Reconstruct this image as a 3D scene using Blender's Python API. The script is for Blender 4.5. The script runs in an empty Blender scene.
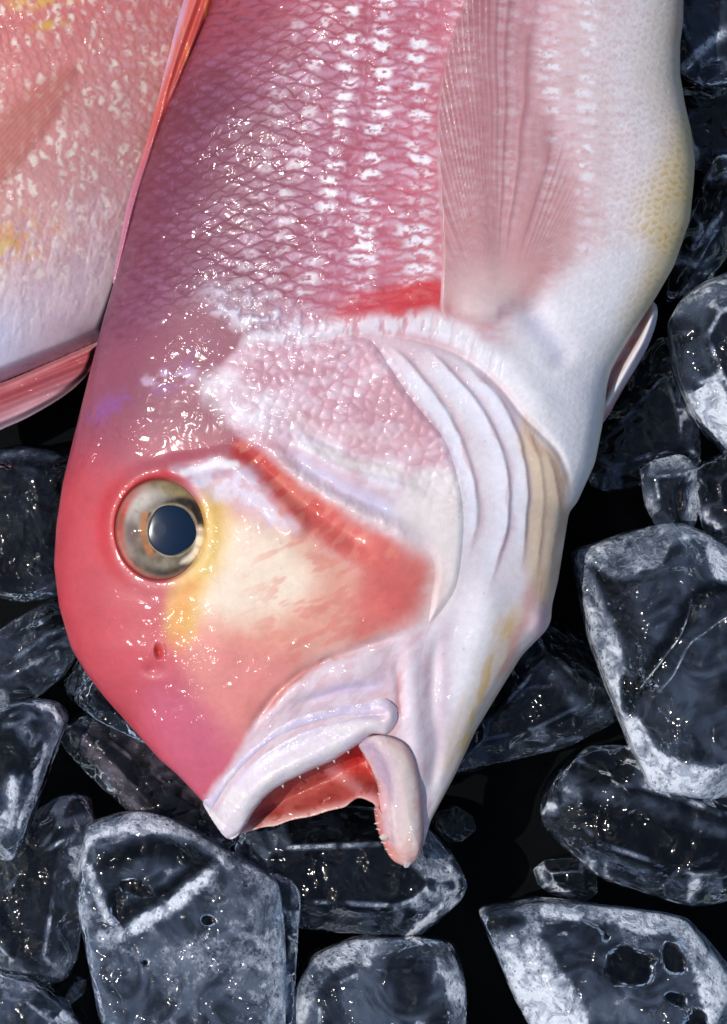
import bpy, math, random
import numpy as np
from mathutils import Vector

random.seed(4)
rng = np.random.default_rng(11)
S = 0.0003                       # metres per photo pixel in the plane z = 0
CX, CY = 363.5, 512.0
scene = bpy.context.scene
COL = scene.collection

# ------------------------------------------------------------------ maths helpers
def smooth(a, b, v):
    t = np.clip((v - a) / (b - a + 1e-9), 0, 1)
    return t * t * (3 - 2 * t)

TAB = rng.random((256, 256))
def vnoise(x, y):
    xi = np.floor(x).astype(np.int64); yi = np.floor(y).astype(np.int64)
    fx = x - xi; fy = y - yi
    fx = fx * fx * (3 - 2 * fx); fy = fy * fy * (3 - 2 * fy)
    a = TAB[xi & 255, yi & 255]; b = TAB[(xi + 1) & 255, yi & 255]
    c = TAB[xi & 255, (yi + 1) & 255]; d = TAB[(xi + 1) & 255, (yi + 1) & 255]
    return (a * (1 - fx) + b * fx) * (1 - fy) + (c * (1 - fx) + d * fx) * fy

def fbm(x, y, s, octv=4, seed=0):
    v = np.zeros_like(x, dtype=float); amp = .5; tot = 0
    x = x / s + seed * 17.3; y = y / s + seed * 9.7
    for k in range(octv):
        v += amp * vnoise(x, y); tot += amp; amp *= .5
        x = x * 2.03 + 5.1; y = y * 2.03 + 1.7
    return v / tot

def worley(x, y, s, seed=0):
    """distance to the nearest and second nearest jittered cell centre (in cells) and the cell's random value"""
    gx, gy = x / s, y / s; ix, iy = np.floor(gx), np.floor(gy)
    f1 = np.full(x.shape, 9.); f2 = np.full(x.shape, 9.); cid = np.zeros_like(x)
    for a in (-1, 0, 1):
        for b in (-1, 0, 1):
            cx, cy = ix + a, iy + b
            d = np.hypot(cx + .15 + .7 * hash2(cx, cy, seed) - gx, cy + .15 + .7 * hash2(cx, cy, seed + 1) - gy)
            n = d < f1; f2 = np.where(n, f1, np.minimum(f2, d)); cid = np.where(n, hash2(cx, cy, seed + 2), cid); f1 = np.where(n, d, f1)
    return f1, f2, cid

def hash2(i, j, k=0):
    v = np.sin(i * 127.1 + j * 311.7 + k * 74.7) * 43758.5453
    return v - np.floor(v)

def crom(pts, closed=True, sub=6):
    p = np.array(pts, float); n = len(p); out = []
    rngn = range(n) if closed else range(n - 1)
    for i in rngn:
        if closed:
            p0, p1, p2, p3 = p[i - 1], p[i], p[(i + 1) % n], p[(i + 2) % n]
        else:
            p0, p1, p2, p3 = p[max(i - 1, 0)], p[i], p[i + 1], p[min(i + 2, n - 1)]
        for k in range(sub):
            t = k / sub
            out.append(.5 * ((2 * p1) + (-p0 + p2) * t + (2 * p0 - 5 * p1 + 4 * p2 - p3) * t * t
                             + (-p0 + 3 * p1 - 3 * p2 + p3) * t ** 3))
    if not closed: out.append(p[-1])
    return np.array(out)

def seg_dist(x, y, poly, closed):
    """distance, nearest point, arc parameter and side to a polyline"""
    best = np.full(x.shape, 1e18); nx = np.zeros_like(x); ny = np.zeros_like(x)
    par = np.zeros_like(x); side = np.zeros_like(x)
    n = len(poly); m = n if closed else n - 1; tot = 0
    for i in range(m):
        a = poly[i]; b = poly[(i + 1) % n]; dx, dy = b - a; L = dx * dx + dy * dy
        if L < 1e-12: continue
        t = np.clip(((x - a[0]) * dx + (y - a[1]) * dy) / L, 0, 1)
        qx = a[0] + t * dx; qy = a[1] + t * dy
        d = (x - qx) ** 2 + (y - qy) ** 2; w = d < best
        best = np.where(w, d, best); nx = np.where(w, qx, nx); ny = np.where(w, qy, ny)
        par = np.where(w, tot + t * math.sqrt(L), par)
        side = np.where(w, np.sign(dx * (y - a[1]) - dy * (x - a[0])), side)
        tot += math.sqrt(L)
    return np.sqrt(best), nx, ny, par / max(tot, 1e-9), side

def inside(x, y, poly):
    c = np.zeros(x.shape, bool); n = len(poly)
    for i in range(n):
        x1, y1 = poly[i]; x2, y2 = poly[(i + 1) % n]
        if y1 == y2: continue
        c ^= ((y1 > y) != (y2 > y)) & (x < (x2 - x1) * (y - y1) / (y2 - y1) + x1)
    return c

def cull(x, y, poly, m):
    return np.nonzero((x > poly[:, 0].min() - m) & (x < poly[:, 0].max() + m) &
                      (y > poly[:, 1].min() - m) & (y < poly[:, 1].max() + m))[0]

def pmask(x, y, pts, soft=8, sm=True):
    """soft mask of a polygon (1 inside, 0 outside)"""
    poly = crom(pts) if sm else np.array(pts, float)
    out = np.zeros(x.shape); k = cull(x, y, poly, soft + 1)
    if len(k) == 0: return out
    d = seg_dist(x[k], y[k], poly, True)[0]
    sd = np.where(inside(x[k], y[k], poly), d, -d)
    out[k] = smooth(-soft, soft, sd); return out

def smask(x, y, pts, w, soft=4, taper=0.0):
    """soft mask of a stroke of half width w along a polyline"""
    poly = crom(pts, False); out = np.zeros(x.shape); k = cull(x, y, poly, w + soft + 1)
    if len(k) == 0: return out
    d, _, _, par, _ = seg_dist(x[k], y[k], poly, False)
    ww = w * (1 - taper * np.abs(2 * par - 1) ** 2)
    out[k] = 1 - smooth(ww - soft, ww + soft, d); return out

def gline(x, y, pts, w, taper=1.0):
    """gaussian ridge along a polyline, fading at both ends"""
    poly = crom(pts, False); out = np.zeros(x.shape); k = cull(x, y, poly, w * 3)
    if len(k) == 0: return out
    d, _, _, par, _ = seg_dist(x[k], y[k], poly, False)
    e = smooth(0, .45, 1 - np.abs(2 * par - 1)) if taper else 1
    out[k] = np.exp(-(d / w) ** 2) * e; return out

def stepline(x, y, pts, reach, w=2.0):
    """a step: 1 on the right-hand side of the line falling off over reach, with soft edge w"""
    poly = crom(pts, False); out = np.zeros(x.shape); k = cull(x, y, poly, reach)
    if len(k) == 0: return out
    d, _, _, par, sd = seg_dist(x[k], y[k], poly, False)
    e = np.clip((1 - np.abs(2 * par - 1)) * 5, 0, 1)
    s = d * sd
    out[k] = smooth(-w, w, s) * np.clip(1 - d / reach, 0, 1) * e; return out

def blob(x, y, cx, cy, rx, ry, rot=0):
    c, s = math.cos(math.radians(rot)), math.sin(math.radians(rot))
    dx, dy = x - cx, y - cy
    return np.exp(-(((dx * c + dy * s) / rx) ** 2 + ((-dx * s + dy * c) / ry) ** 2))

def lin(c):
    c = np.array(c, float) / 255
    return np.where(c <= .04045, c / 12.92, ((c + .055) / 1.055) ** 2.4)

def mix(col, m, c, amt=1.0):
    c = lin(c) if np.ndim(c) == 1 else c
    m = np.clip(m * amt, 0, 1)[:, None]
    return col * (1 - m) + c * m

def interp(v, ks, cs):
    ks = np.array(ks, float); cs = np.array([lin(c) for c in cs])
    return np.stack([np.interp(v, ks, cs[:, k]) for k in range(3)], 1)

# ------------------------------------------------------------------ scene helpers
def mesh_obj(name, V, F, mat, parent=None, attrs=None, col=None):
    """V: (n,3) in photo-pixel units (x right, y down, z up); F: (m,4) or (m,3) indices"""
    V = np.asarray(V, float)
    W = np.stack([(V[:, 0] - CX) * S, (CY - V[:, 1]) * S, V[:, 2] * S], 1).astype(np.float32)
    F = np.asarray(F, np.int32)
    me = bpy.data.meshes.new(name); k = F.shape[1]
    me.vertices.add(len(W)); me.vertices.foreach_set('co', W.ravel())
    me.loops.add(F.size); me.loops.foreach_set('vertex_index', F.ravel())
    me.polygons.add(len(F))
    me.polygons.foreach_set('loop_start', np.arange(0, F.size, k, dtype=np.int32))
    me.polygons.foreach_set('use_smooth', np.ones(len(F), bool))
    if col is not None:
        a = me.attributes.new('Pigment', 'FLOAT_COLOR', 'POINT')
        a.data.foreach_set('color', np.concatenate([np.clip(col, 0, 1), np.ones((len(col), 1))], 1).astype(np.float32).ravel())
    for n, v in (attrs or {}).items():
        a = me.attributes.new(n, 'FLOAT', 'POINT'); a.data.foreach_set('value', np.asarray(v, np.float32))
    me.update(calc_edges=True); me.validate()
    me.materials.append(mat)
    o = bpy.data.objects.new(name, me); COL.objects.link(o)
    if parent is not None: put_under(o, parent)
    return o

def world_loc(o):
    v = Vector(o.location)
    while o.parent is not None:
        o = o.parent; v = v + Vector(o.location)
    return v

def put_under(o, parent):
    o.parent = parent
    o.location = -world_loc(parent)

def empty(name, x, y, z):
    o = bpy.data.objects.new(name, None); COL.objects.link(o)
    o.location = ((x - CX) * S, (CY - y) * S, z * S); o.empty_display_size = .01
    return o

def tag(o, label=None, cat=None, group=None, kind=None):
    if label: o['label'] = label
    if cat: o['category'] = cat
    if group: o['group'] = group
    if kind: o['kind'] = kind

def grid_faces(nu, nv, wrap_v=False):
    i = np.arange(nu - 1)[:, None]; j = np.arange(nv if wrap_v else nv - 1)[None, :]
    j2 = (j + 1) % nv
    return np.stack([i * nv + j, i * nv + j2, (i + 1) * nv + j2, (i + 1) * nv + j], -1).reshape(-1, 4)

def patch(name, pts, step, ztop, mat, parent, paint, zbot=None, sm=True, attrs=None):
    """a sheet (or, with zbot, a closed pad) over a polygon, its rim snapped to the outline"""
    poly = crom(pts) if sm else np.array(pts, float)
    x0, y0 = poly.min(0) - 2 * step; x1, y1 = poly.max(0) + 2 * step
    xs = np.arange(x0, x1, step); ys = np.arange(y0, y1, step)
    X, Y = np.meshgrid(xs, ys, indexing='ij'); nx_, ny_ = X.shape
    x = X.ravel().copy(); y = Y.ravel().copy()
    d, qx, qy, _, _ = seg_dist(x, y, poly, True)
    sd = np.where(inside(x, y, poly), d, -d)
    F = grid_faces(nx_, ny_)
    F = F[(sd[F] > -.7 * step).all(1)]
    sn = sd < .35 * step
    x[sn] = qx[sn]; y[sn] = qy[sn]; sd[sn] = 0
    used = np.unique(F); re = np.full(len(x), -1); re[used] = np.arange(len(used))
    F = re[F]; x, y, sd = x[used], y[used], sd[used]
    F = F[:, ::-1] if True else F
    V = np.stack([x, y, ztop(x, y, sd)], 1)
    a = np.asarray(paint(x, y))
    at = {k: f(x, y, sd) for k, f in (attrs or {}).items()}
    # orientation: x right, y down in pixels -> flip so that normals point up in the world
    FF = F
    if zbot is not None:
        n = len(V)
        VB = np.stack([x, y, zbot(x, y, sd)], 1)
        rim = sd <= 1e-6
        VB[rim, 2] = V[rim, 2]
        idx = np.arange(n) + n
        idx[rim] = np.nonzero(rim)[0]
        FB = idx[F[:, ::-1]]
        FF = np.concatenate([F, FB]); V = np.concatenate([V, VB]); a = np.concatenate([a, a])
        at = {k: np.concatenate([v, v]) for k, v in at.items()}
    return mesh_obj(name, V, FF, mat, parent, at, a)

# ------------------------------------------------------------------ materials
def new_mat(name):
    m = bpy.data.materials.new(name); m.use_nodes = True
    nt = m.node_tree; nt.nodes.clear()
    out = nt.nodes.new('ShaderNodeOutputMaterial')
    return m, nt, out

def N(nt, typ, **kw):
    n = nt.nodes.new(typ)
    for k, v in kw.items():
        if k in n.inputs: n.inputs[k].default_value = v
        else: setattr(n, k, v)
    return n

def attr(nt, name):
    n = nt.nodes.new('ShaderNodeAttribute'); n.attribute_name = name; return n

def math_n(nt, op, a, b=None, clamp=False):
    n = nt.nodes.new('ShaderNodeMath'); n.operation = op; n.use_clamp = clamp
    for k, v in enumerate((a, b)):
        if v is None: continue
        if isinstance(v, (int, float)): n.inputs[k].default_value = v
        else: nt.links.new(v, n.inputs[k])
    return n.outputs[0]

def skin_material(name, rough=.45, coat=1.0, glint=.5, sss=.06, alpha=False, px=17.0, coat_rough=.14):
    m, nt, out = new_mat(name); L = nt.links.new
    p = nt.nodes.new('ShaderNodeBsdfPrincipled')
    tc = nt.nodes.new('ShaderNodeTexCoord')
    pig = attr(nt, 'Pigment')
    # fine mottling of the pigment
    n1 = N(nt, 'ShaderNodeTexNoise', Scale=1 / (7 * S), Detail=5.0, Roughness=.65); L(tc.outputs['Object'], n1.inputs['Vector'])
    mr = N(nt, 'ShaderNodeMapRange'); mr.inputs['From Min'].default_value = .3; mr.inputs['From Max'].default_value = .7
    mr.inputs['To Min'].default_value = .93; mr.inputs['To Max'].default_value = 1.06
    L(n1.outputs['Fac'], mr.inputs['Value'])
    vm = nt.nodes.new('ShaderNodeVectorMath'); vm.operation = 'SCALE'
    L(pig.outputs['Color'], vm.inputs[0]); L(mr.outputs['Result'], vm.inputs['Scale'])
    L(vm.outputs['Vector'], p.inputs['Base Color'])
    p.inputs['Roughness'].default_value = rough
    p.inputs['Specular IOR Level'].default_value = .35
    p.inputs['Subsurface Weight'].default_value = sss
    p.inputs['Subsurface Radius'].default_value = (1.0, .45, .3)
    p.inputs['Subsurface Scale'].default_value = 8 * S
    p.inputs['Coat IOR'].default_value = 1.36
    p.inputs['Coat Roughness'].default_value = coat_rough
    wet = attr(nt, 'wet')
    L(math_n(nt, 'MULTIPLY', wet.outputs['Fac'], coat), p.inputs['Coat Weight'])
    # film of water: uneven beads, gives broken glints
    n2 = N(nt, 'ShaderNodeTexNoise', Scale=1 / (px * S), Detail=1.6, Roughness=.5, Distortion=.8); L(tc.outputs['Object'], n2.inputs['Vector'])
    n5 = N(nt, 'ShaderNodeTexNoise', Scale=1 / (48 * S), Detail=2.0); L(tc.outputs['Object'], n5.inputs['Vector'])
    r5 = N(nt, 'ShaderNodeMapRange'); r5.inputs['From Min'].default_value = .42; r5.inputs['From Max'].default_value = .62
    r5.inputs['To Min'].default_value = .25; r5.inputs['To Max'].default_value = 1.0; L(n5.outputs['Fac'], r5.inputs['Value'])
    n3 = N(nt, 'ShaderNodeTexNoise', Scale=1 / (1.6 * S), Detail=2.0); L(tc.outputs['Object'], n3.inputs['Vector'])
    b = N(nt, 'ShaderNodeBump', Strength=1.0, Distance=12.0 * S)
    L(math_n(nt, 'MULTIPLY', n2.outputs['Fac'], math_n(nt, 'MULTIPLY', math_n(nt, 'MULTIPLY', r5.outputs['Result'], wet.outputs['Fac']), glint * 1.6)), b.inputs['Height'])
    L(b.outputs['Normal'], p.inputs['Coat Normal'])
    b2 = N(nt, 'ShaderNodeBump', Strength=.25, Distance=.7 * S); L(n3.outputs['Fac'], b2.inputs['Height'])
    L(b2.outputs['Normal'], p.inputs['Normal'])
    if alpha:
        al = attr(nt, 'opacity'); L(al.outputs['Fac'], p.inputs['Alpha'])
    L(p.outputs['BSDF'], out.inputs['Surface'])
    return m

def ice_material():
    """clear ice under a film of water; the frosted crust is a diffuse, broken layer driven by the 'frost' attribute"""
    m, nt, out = new_mat('wet_ice'); L = nt.links.new
    tc = nt.nodes.new('ShaderNodeTexCoord'); fr = attr(nt, 'frost'); pit = attr(nt, 'pits'); tn = attr(nt, 'tint')
    def noise(px, det, rough, dist=0.0):
        n = N(nt, 'ShaderNodeTexNoise', Scale=1 / (px * S), Detail=det, Roughness=rough, Distortion=dist)
        L(tc.outputs['Object'], n.inputs['Vector']); return n.outputs['Fac']
    def rng_(v, a0, a1, b0=0.0, b1=1.0, sm=True):
        r = N(nt, 'ShaderNodeMapRange'); r.interpolation_type = 'SMOOTHSTEP' if sm else 'LINEAR'
        for n, q in (('From Min', a0), ('From Max', a1), ('To Min', b0), ('To Max', b1)): r.inputs[n].default_value = q
        L(v, r.inputs['Value']); return r.outputs['Result']
    M = lambda op, a0, b0=None, c=False: math_n(nt, op, a0, b0, c)
    g = nt.nodes.new('ShaderNodeBsdfPrincipled')
    g.inputs['Base Color'].default_value = (.9, .95, 1, 1); g.inputs['IOR'].default_value = 1.31
    g.inputs['Transmission Weight'].default_value = 1.0; g.inputs['Roughness'].default_value = .07
    # melted waves, with little pits and blisters where 'pits' is high
    wav = noise(30, 2.0, .4, .7)
    vo = N(nt, 'ShaderNodeTexVoronoi', Scale=1 / (13 * S)); vo.feature = 'F1'; L(tc.outputs['Object'], vo.inputs['Vector'])
    vs = N(nt, 'ShaderNodeTexVoronoi', Scale=1 / (6 * S)); vs.feature = 'F1'; L(tc.outputs['Object'], vs.inputs['Vector'])
    bl = M('ADD', rng_(vo.outputs['Distance'], .08, .34, 1, 0), M('MULTIPLY', rng_(vs.outputs['Distance'], .08, .30, 1, 0), .4))
    where = M('MULTIPLY', rng_(noise(38, 2.0, .5), .46, .62), pit.outputs['Fac'])
    hh = M('ADD', M('MULTIPLY', wav, 3.2), M('MULTIPLY', bl, M('MULTIPLY', where, .55)))
    b1 = N(nt, 'ShaderNodeBump', Strength=1.0, Distance=4.0 * S); L(hh, b1.inputs['Height']); L(b1.outputs['Normal'], g.inputs['Normal'])
    # crust: lacy white crystals over smooth milky veils
    dim = rng_(vs.outputs['Distance'], .10, .32, 1, 0)
    cry = noise(8, 7.0, .66, .5); veil = noise(60, 3.0, .45, 3.0)
    lace = rng_(M('ABSOLUTE', M('SUBTRACT', noise(20, 5.0, .55, 1.8), .5)), 0.0, .10, 1.0, .0)
    f = fr.outputs['Fac']
    tex = M('ADD', M('ADD', M('MULTIPLY', cry, .8), M('MULTIPLY', lace, .10)), M('MULTIPLY', M('SUBTRACT', veil, M('MULTIPLY', dim, .45)), .3))
    crust = rng_(M('ADD', tex, M('MULTIPLY', f, 1.3)), 1.38, 2.10)
    grain = M('MULTIPLY', rng_(noise(15, 5.0, .62, .9), .34, .56, .5, 1.15), rng_(vs.outputs['Distance'], .06, .26, .6, 1.0))
    crust = M('MULTIPLY', crust, grain)
    milk = M('MULTIPLY', rng_(veil, .36, .64, .3, 1.0), M('MULTIPLY', M('MULTIPLY', f, f), .52))
    fac = M('MULTIPLY', M('MAXIMUM', crust, milk), .92, True)
    d = nt.nodes.new('ShaderNodeBsdfPrincipled')
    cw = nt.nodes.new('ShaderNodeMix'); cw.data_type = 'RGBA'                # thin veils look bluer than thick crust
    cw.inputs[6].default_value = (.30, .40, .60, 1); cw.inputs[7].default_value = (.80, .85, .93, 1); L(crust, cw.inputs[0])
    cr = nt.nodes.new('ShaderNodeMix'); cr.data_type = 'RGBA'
    cr.inputs[7].default_value = (.70, .50, .58, 1)  # pink tint painted in for the snout's reflection
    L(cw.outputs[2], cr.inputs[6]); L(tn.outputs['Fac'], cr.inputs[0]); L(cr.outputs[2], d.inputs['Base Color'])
    d.inputs['Roughness'].default_value = .12; d.inputs['IOR'].default_value = 1.31
    b2 = N(nt, 'ShaderNodeBump', Strength=.9, Distance=3.5 * S)
    L(M('ADD', M('MULTIPLY', M('MULTIPLY', cry, crust), 1.3), M('MULTIPLY', hh, .22)), b2.inputs['Height'])
    L(b2.outputs['Normal'], d.inputs['Normal'])
    # a film of meltwater over everything keeps the sharp sun glints
    d.inputs['Coat Weight'].default_value = 1.0; d.inputs['Coat IOR'].default_value = 1.31; d.inputs['Coat Roughness'].default_value = .07
    L(b1.outputs['Normal'], d.inputs['Coat Normal'])
    ms = nt.nodes.new('ShaderNodeMixShader'); L(fac, ms.inputs[0])
    L(g.outputs['BSDF'], ms.inputs[1]); L(d.outputs['BSDF'], ms.inputs[2])
    L(ms.outputs['Shader'], out.inputs['Surface'])
    return m

def table_material():
    m, nt, out = new_mat('black_tray'); L = nt.links.new
    p = nt.nodes.new('ShaderNodeBsdfPrincipled'); tc = nt.nodes.new('ShaderNodeTexCoord')
    n = N(nt, 'ShaderNodeTexNoise', Scale=1 / (60 * S), Detail=6.0); L(tc.outputs['Object'], n.inputs['Vector'])
    r = N(nt, 'ShaderNodeMapRange'); r.inputs['To Min'].default_value = .25; r.inputs['To Max'].default_value = .6
    L(n.outputs['Fac'], r.inputs['Value']); L(r.outputs['Result'], p.inputs['Roughness'])
    p.inputs['Base Color'].default_value = (.0012, .0017, .0024, 1)
    p.inputs['Specular IOR Level'].default_value = .04
    L(p.outputs['BSDF'], out.inputs['Surface']); return m

def plain(name, c, rough=.3, coat=0.0, spec=.5):
    m, nt, out = new_mat(name); p = nt.nodes.new('ShaderNodeBsdfPrincipled')
    tc = nt.nodes.new('ShaderNodeTexCoord')
    n = N(nt, 'ShaderNodeTexNoise', Scale=1 / (5 * S), Detail=3.0); nt.links.new(tc.outputs['Object'], n.inputs['Vector'])
    mx = nt.nodes.new('ShaderNodeMix'); mx.data_type = 'RGBA'
    mx.inputs[6].default_value = (*[v * .85 for v in c], 1); mx.inputs[7].default_value = (*[min(1, v * 1.15) for v in c], 1)
    nt.links.new(n.outputs['Fac'], mx.inputs[0]); nt.links.new(mx.outputs[2], p.inputs['Base Color'])
    p.inputs['Roughness'].default_value = rough; p.inputs['Coat Weight'].default_value = coat
    p.inputs['Coat Roughness'].default_value = .04; p.inputs['Specular IOR Level'].default_value = spec
    nt.links.new(p.outputs['BSDF'], out.inputs['Surface']); return m

SKIN = skin_material('fish_skin')
FLESH = skin_material('wet_flesh', rough=.38, coat=.9, glint=.55, sss=.15, px=12)
FIN = skin_material('fin_membrane', rough=.4, coat=.6, glint=.25, sss=0.0, alpha=True)
EYE = skin_material('eye_surface', rough=.7, coat=1.0, glint=.10, sss=0.0, px=22, coat_rough=.04)
ICE = ice_material()
PUPIL = plain('pupil_dark', (.006, .018, .045), .22, 0, .4)
TOOTH = plain('tooth_enamel', (.75, .68, .6), .35, .5)

# ------------------------------------------------------------------ the large fish: form
YL = [-95, 0, 59, 114, 188, 248, 317, 376, 436, 482, 524, 565, 606, 648, 676, 699, 718, 760, 775, 802, 838, 868]
XL = [262, 214, 188, 164, 139, 124, 104, 89, 74, 63, 56.5, 54, 59, 71, 88, 106, 123, 160, 178, 203, 238, 360]
YR = [-95, 0, 22, 45, 75, 105, 130, 160, 180, 220, 266, 299, 320, 350, 370, 385, 422, 463, 503, 512, 581, 605, 621, 631, 655, 692, 730, 777, 820, 847, 868]
XR = [686, 683.5, 683, 680, 680, 685, 691, 695, 694, 690, 674, 655, 641, 622, 611, 607, 603, 595, 577, 569, 558, 552, 551, 546, 522, 499, 476, 454, 431, 423, 408]
def spline1(yk, xk):
    d = np.arange(yk[0], yk[-1] + .5, 1.0)
    v = np.interp(d, yk, xk)
    ker = np.exp(-(np.arange(-9, 10) / 4.5) ** 2); ker /= ker.sum()
    vp = np.concatenate([np.full(9, v[0]) + (np.arange(9) - 9) * (v[1] - v[0]), v, np.full(9, v[-1]) + (np.arange(9) + 1) * (v[-1] - v[-2])])
    return d, np.convolve(vp, ker, 'valid')
DL, VL = spline1(YL, XL); DR, VR = spline1(YR, XR)
def left(y): return np.interp(y, DL, VL)
def right(y): return np.interp(y, DR, VR)
def thick(y):
    t = np.interp(y, [-95, 100, 300, 420, 520, 600, 680, 740, 790, 830, 868], [104, 102, 100, 97, 90, 80, 66, 52, 38, 24, 6])
    return t

def base_h(x, y):
    l, r = left(y), right(y); c = (l + r) / 2; w = (r - l) / 2
    t = np.clip(np.abs((x - c) / w), 0, 1)
    return thick(y) * np.sqrt(np.maximum(0, 1 - t ** 2.25))

COLLAR = [(238, 352), (262, 343), (304, 347), (345, 338), (374, 337), (410, 342), (446, 352), (476, 369), (501, 392), (521, 417), (539, 434), (557, 454), (568, 482), (570, 508)]
GILL = [(217, 385), (236, 356), (262, 345), (304, 349), (345, 340), (372, 340), (392, 366), (411, 395), (432, 420), (447, 437), (458, 465), (466, 500), (467, 538), (461, 583), (448, 606), (434, 622), (424, 628),
        (426, 600), (427, 560), (395, 537), (357, 523), (320, 496), (287, 474), (262, 452), (243, 440), (226, 415)]
MEMB = [(370, 341), (410, 345), (446, 355), (474, 372), (499, 396), (519, 421), (537, 440), (554, 459), (564, 484), (565, 512), (554, 580), (548, 604), (547, 620), (541, 630), (517, 655), (494, 692), (471, 730), (449, 777), (427, 820),
        (424, 845), (420, 800), (424, 740), (416, 690), (420, 645), (430, 620), (446, 590), (452, 540), (450, 500), (436, 450), (405, 400), (385, 370)]
MOUTH_HOLE = [(236, 826), (256, 800), (275, 785), (304, 767), (333, 753), (357, 736), (372, 726), (386, 740), (396, 770), (400, 820), (404, 866), (404, 930), (210, 930), (214, 822)]

def relief(x, y):
    """height of skin folds, ridges and hollows above the smooth body, in pixels"""
    h = np.zeros_like(x)
    wx = x + 5 * (fbm(x, y, 40, 3, 3) - .5); wy = y + 5 * (fbm(x, y, 40, 3, 4) - .5)
    h += 3.0 * (fbm(x, y, 90, 3, 8) - .5)
    # brow ledge above the eye and the groove behind it
    h += 4 * smask(wx, wy, [(178, 470), (208, 466), (236, 464), (262, 487), (296, 526)], 11, 7)
    h -= 7 * gline(wx, wy, [(232, 440), (262, 468), (298, 498), (330, 522), (380, 556)], 11)
    h += 5 * gline(wx, wy, [(252, 436), (290, 468), (340, 503), (396, 530), (430, 548)], 9)
    h -= 5 * gline(wx, wy, [(278, 446), (330, 484), (400, 520)], 8)
    h += 4 * gline(wx, wy, [(290, 440), (340, 468), (400, 488), (440, 500)], 8)
    h -= 3 * gline(wx, wy, [(300, 432), (350, 452), (410, 470)], 5)
    # orbit
    r = np.sqrt(((x - 163.5) / 46) ** 2 + ((y - 529) / 52) ** 2)
    h += (1.2 + 2.2 * smooth(.3, -.9, (y - 529) / 60 + .5 * (x - 163.5) / 60)) * np.exp(-((r - 1.12) / .16) ** 2)
    h -= 16 * (1 - smooth(.86, 1.02, r))
    # nostril
    h -= 6 * blob(x, y, 161, 650, 3.2, 6.5, -12)
    h += .9 * np.exp(-((np.sqrt(((x - 161) / 5.5) ** 2 + ((y - 650) / 9) ** 2) - 1) / .3) ** 2)
    h -= 3 * blob(x, y, 155, 668, 9, 6)
    # cheek flesh, snout and the plates round the mouth
    h += 6 * pmask(wx, wy, [(200, 560), (250, 530), (330, 545), (420, 570), (415, 610), (380, 630), (310, 655), (255, 715), (225, 700), (200, 640)], 26)
    h -= 5 * gline(wx, wy, [(246, 738), (262, 712), (283, 688), (316, 662), (357, 647), (411, 628)], 4.5)
    h += 5 * gline(wx, wy, [(262, 722), (300, 690), (350, 672), (392, 668)], 13)
    h -= 3.5 * gline(wx, wy, [(290, 702), (340, 688), (385, 684)], 4)
    h += 5 * gline(wx, wy, [(410, 625), (412, 680), (416, 740), (420, 800)], 11, 1)
    h -= 4.5 * gline(wx, wy, [(437, 622), (432, 690), (436, 745), (427, 815)], 7, 1)
    h -= 3.5 * gline(wx, wy, [(396, 655), (400, 690), (404, 720)], 5)
    # collar (shoulder girdle) behind the gill cover
    h += 5 * gline(wx, wy, [(300, 338), (350, 326), (420, 322), (480, 345), (530, 395), (570, 455)], 16)
    h -= (1.5 + 3.5 * smooth(330, 480, x)) * gline(x, y, COLLAR, 3.5, 1)
    h += 8 * blob(wx, wy, 555, 420, 55, 70, -25)
    h -= 5 * gline(wx, wy, [(520, 300), (545, 340), (568, 370)], 14)
    h += 7 * blob(wx, wy, 487, 318, 32, 20)
    # branchiostegal folds
    for pts, a in FLAPS:
        poly = crom(pts, False); k = cull(wx, wy, poly, 60)
        d, _, _, par, sd = seg_dist(wx[k], wy[k], poly, False); q = d * sd
        e = smooth(0, .12, par) * smooth(1, .72, par)
        h[k] += .72 * a * e * np.where(q > 0, np.exp(-q / 15), np.exp(-(q / 2.6) ** 2))
    h += 6 * gline(wx, wy, [(486, 560), (484, 620), (470, 680), (452, 740)], 20)
    h += 5 * blob(wx, wy, 542, 622, 12, 14)
    return h

FLAPS = [([(384, 346), (412, 372), (438, 404), (458, 440), (470, 478), (473, 520), (466, 566)], 4.0),
         ([(422, 350), (450, 376), (474, 404), (494, 440), (504, 478), (505, 522), (496, 560), (482, 596)], 5.0),
         ([(462, 366), (490, 394), (512, 432), (522, 470), (525, 520), (518, 580)], 4.5),
         ([(520, 424), (536, 462), (541, 510), (534, 590)], 2.0), ([(540, 446), (553, 480), (556, 520), (546, 590)], 1.6)]
FOLDS = [([(388, 356), (415, 385), (440, 420), (458, 460), (464, 505), (464, 545)], 7, 5),
         ([(414, 350), (440, 378), (464, 410), (481, 448), (488, 500), (484, 545), (476, 575)], 9, 7),
         ([(452, 362), (476, 388), (496, 416), (512, 452), (518, 500), (514, 545)], 8, 6),
         ([(520, 428), (534, 470), (537, 520), (530, 580)], 5, 3),
         ([(540, 448), (553, 480), (555, 520), (546, 580)], 5, 3)]
CREASES = [([(396, 346), (430, 388), (455, 430), (472, 470), (476, 520), (470, 560)], 3, 4.5),
           ([(436, 356), (470, 396), (492, 430), (504, 470), (505, 520), (496, 570)], 3, 4.5),
           ([(498, 400), (516, 440), (526, 480), (527, 530), (520, 590)], 2.5, 3),
           ([(530, 440), (544, 480), (546, 530), (540, 590)], 2, 2),
           ([(468, 555), (482, 566), (500, 560)], 5, 2),
           ([(520, 590), (528, 620), (520, 650)], 3, 3.5)]

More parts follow.
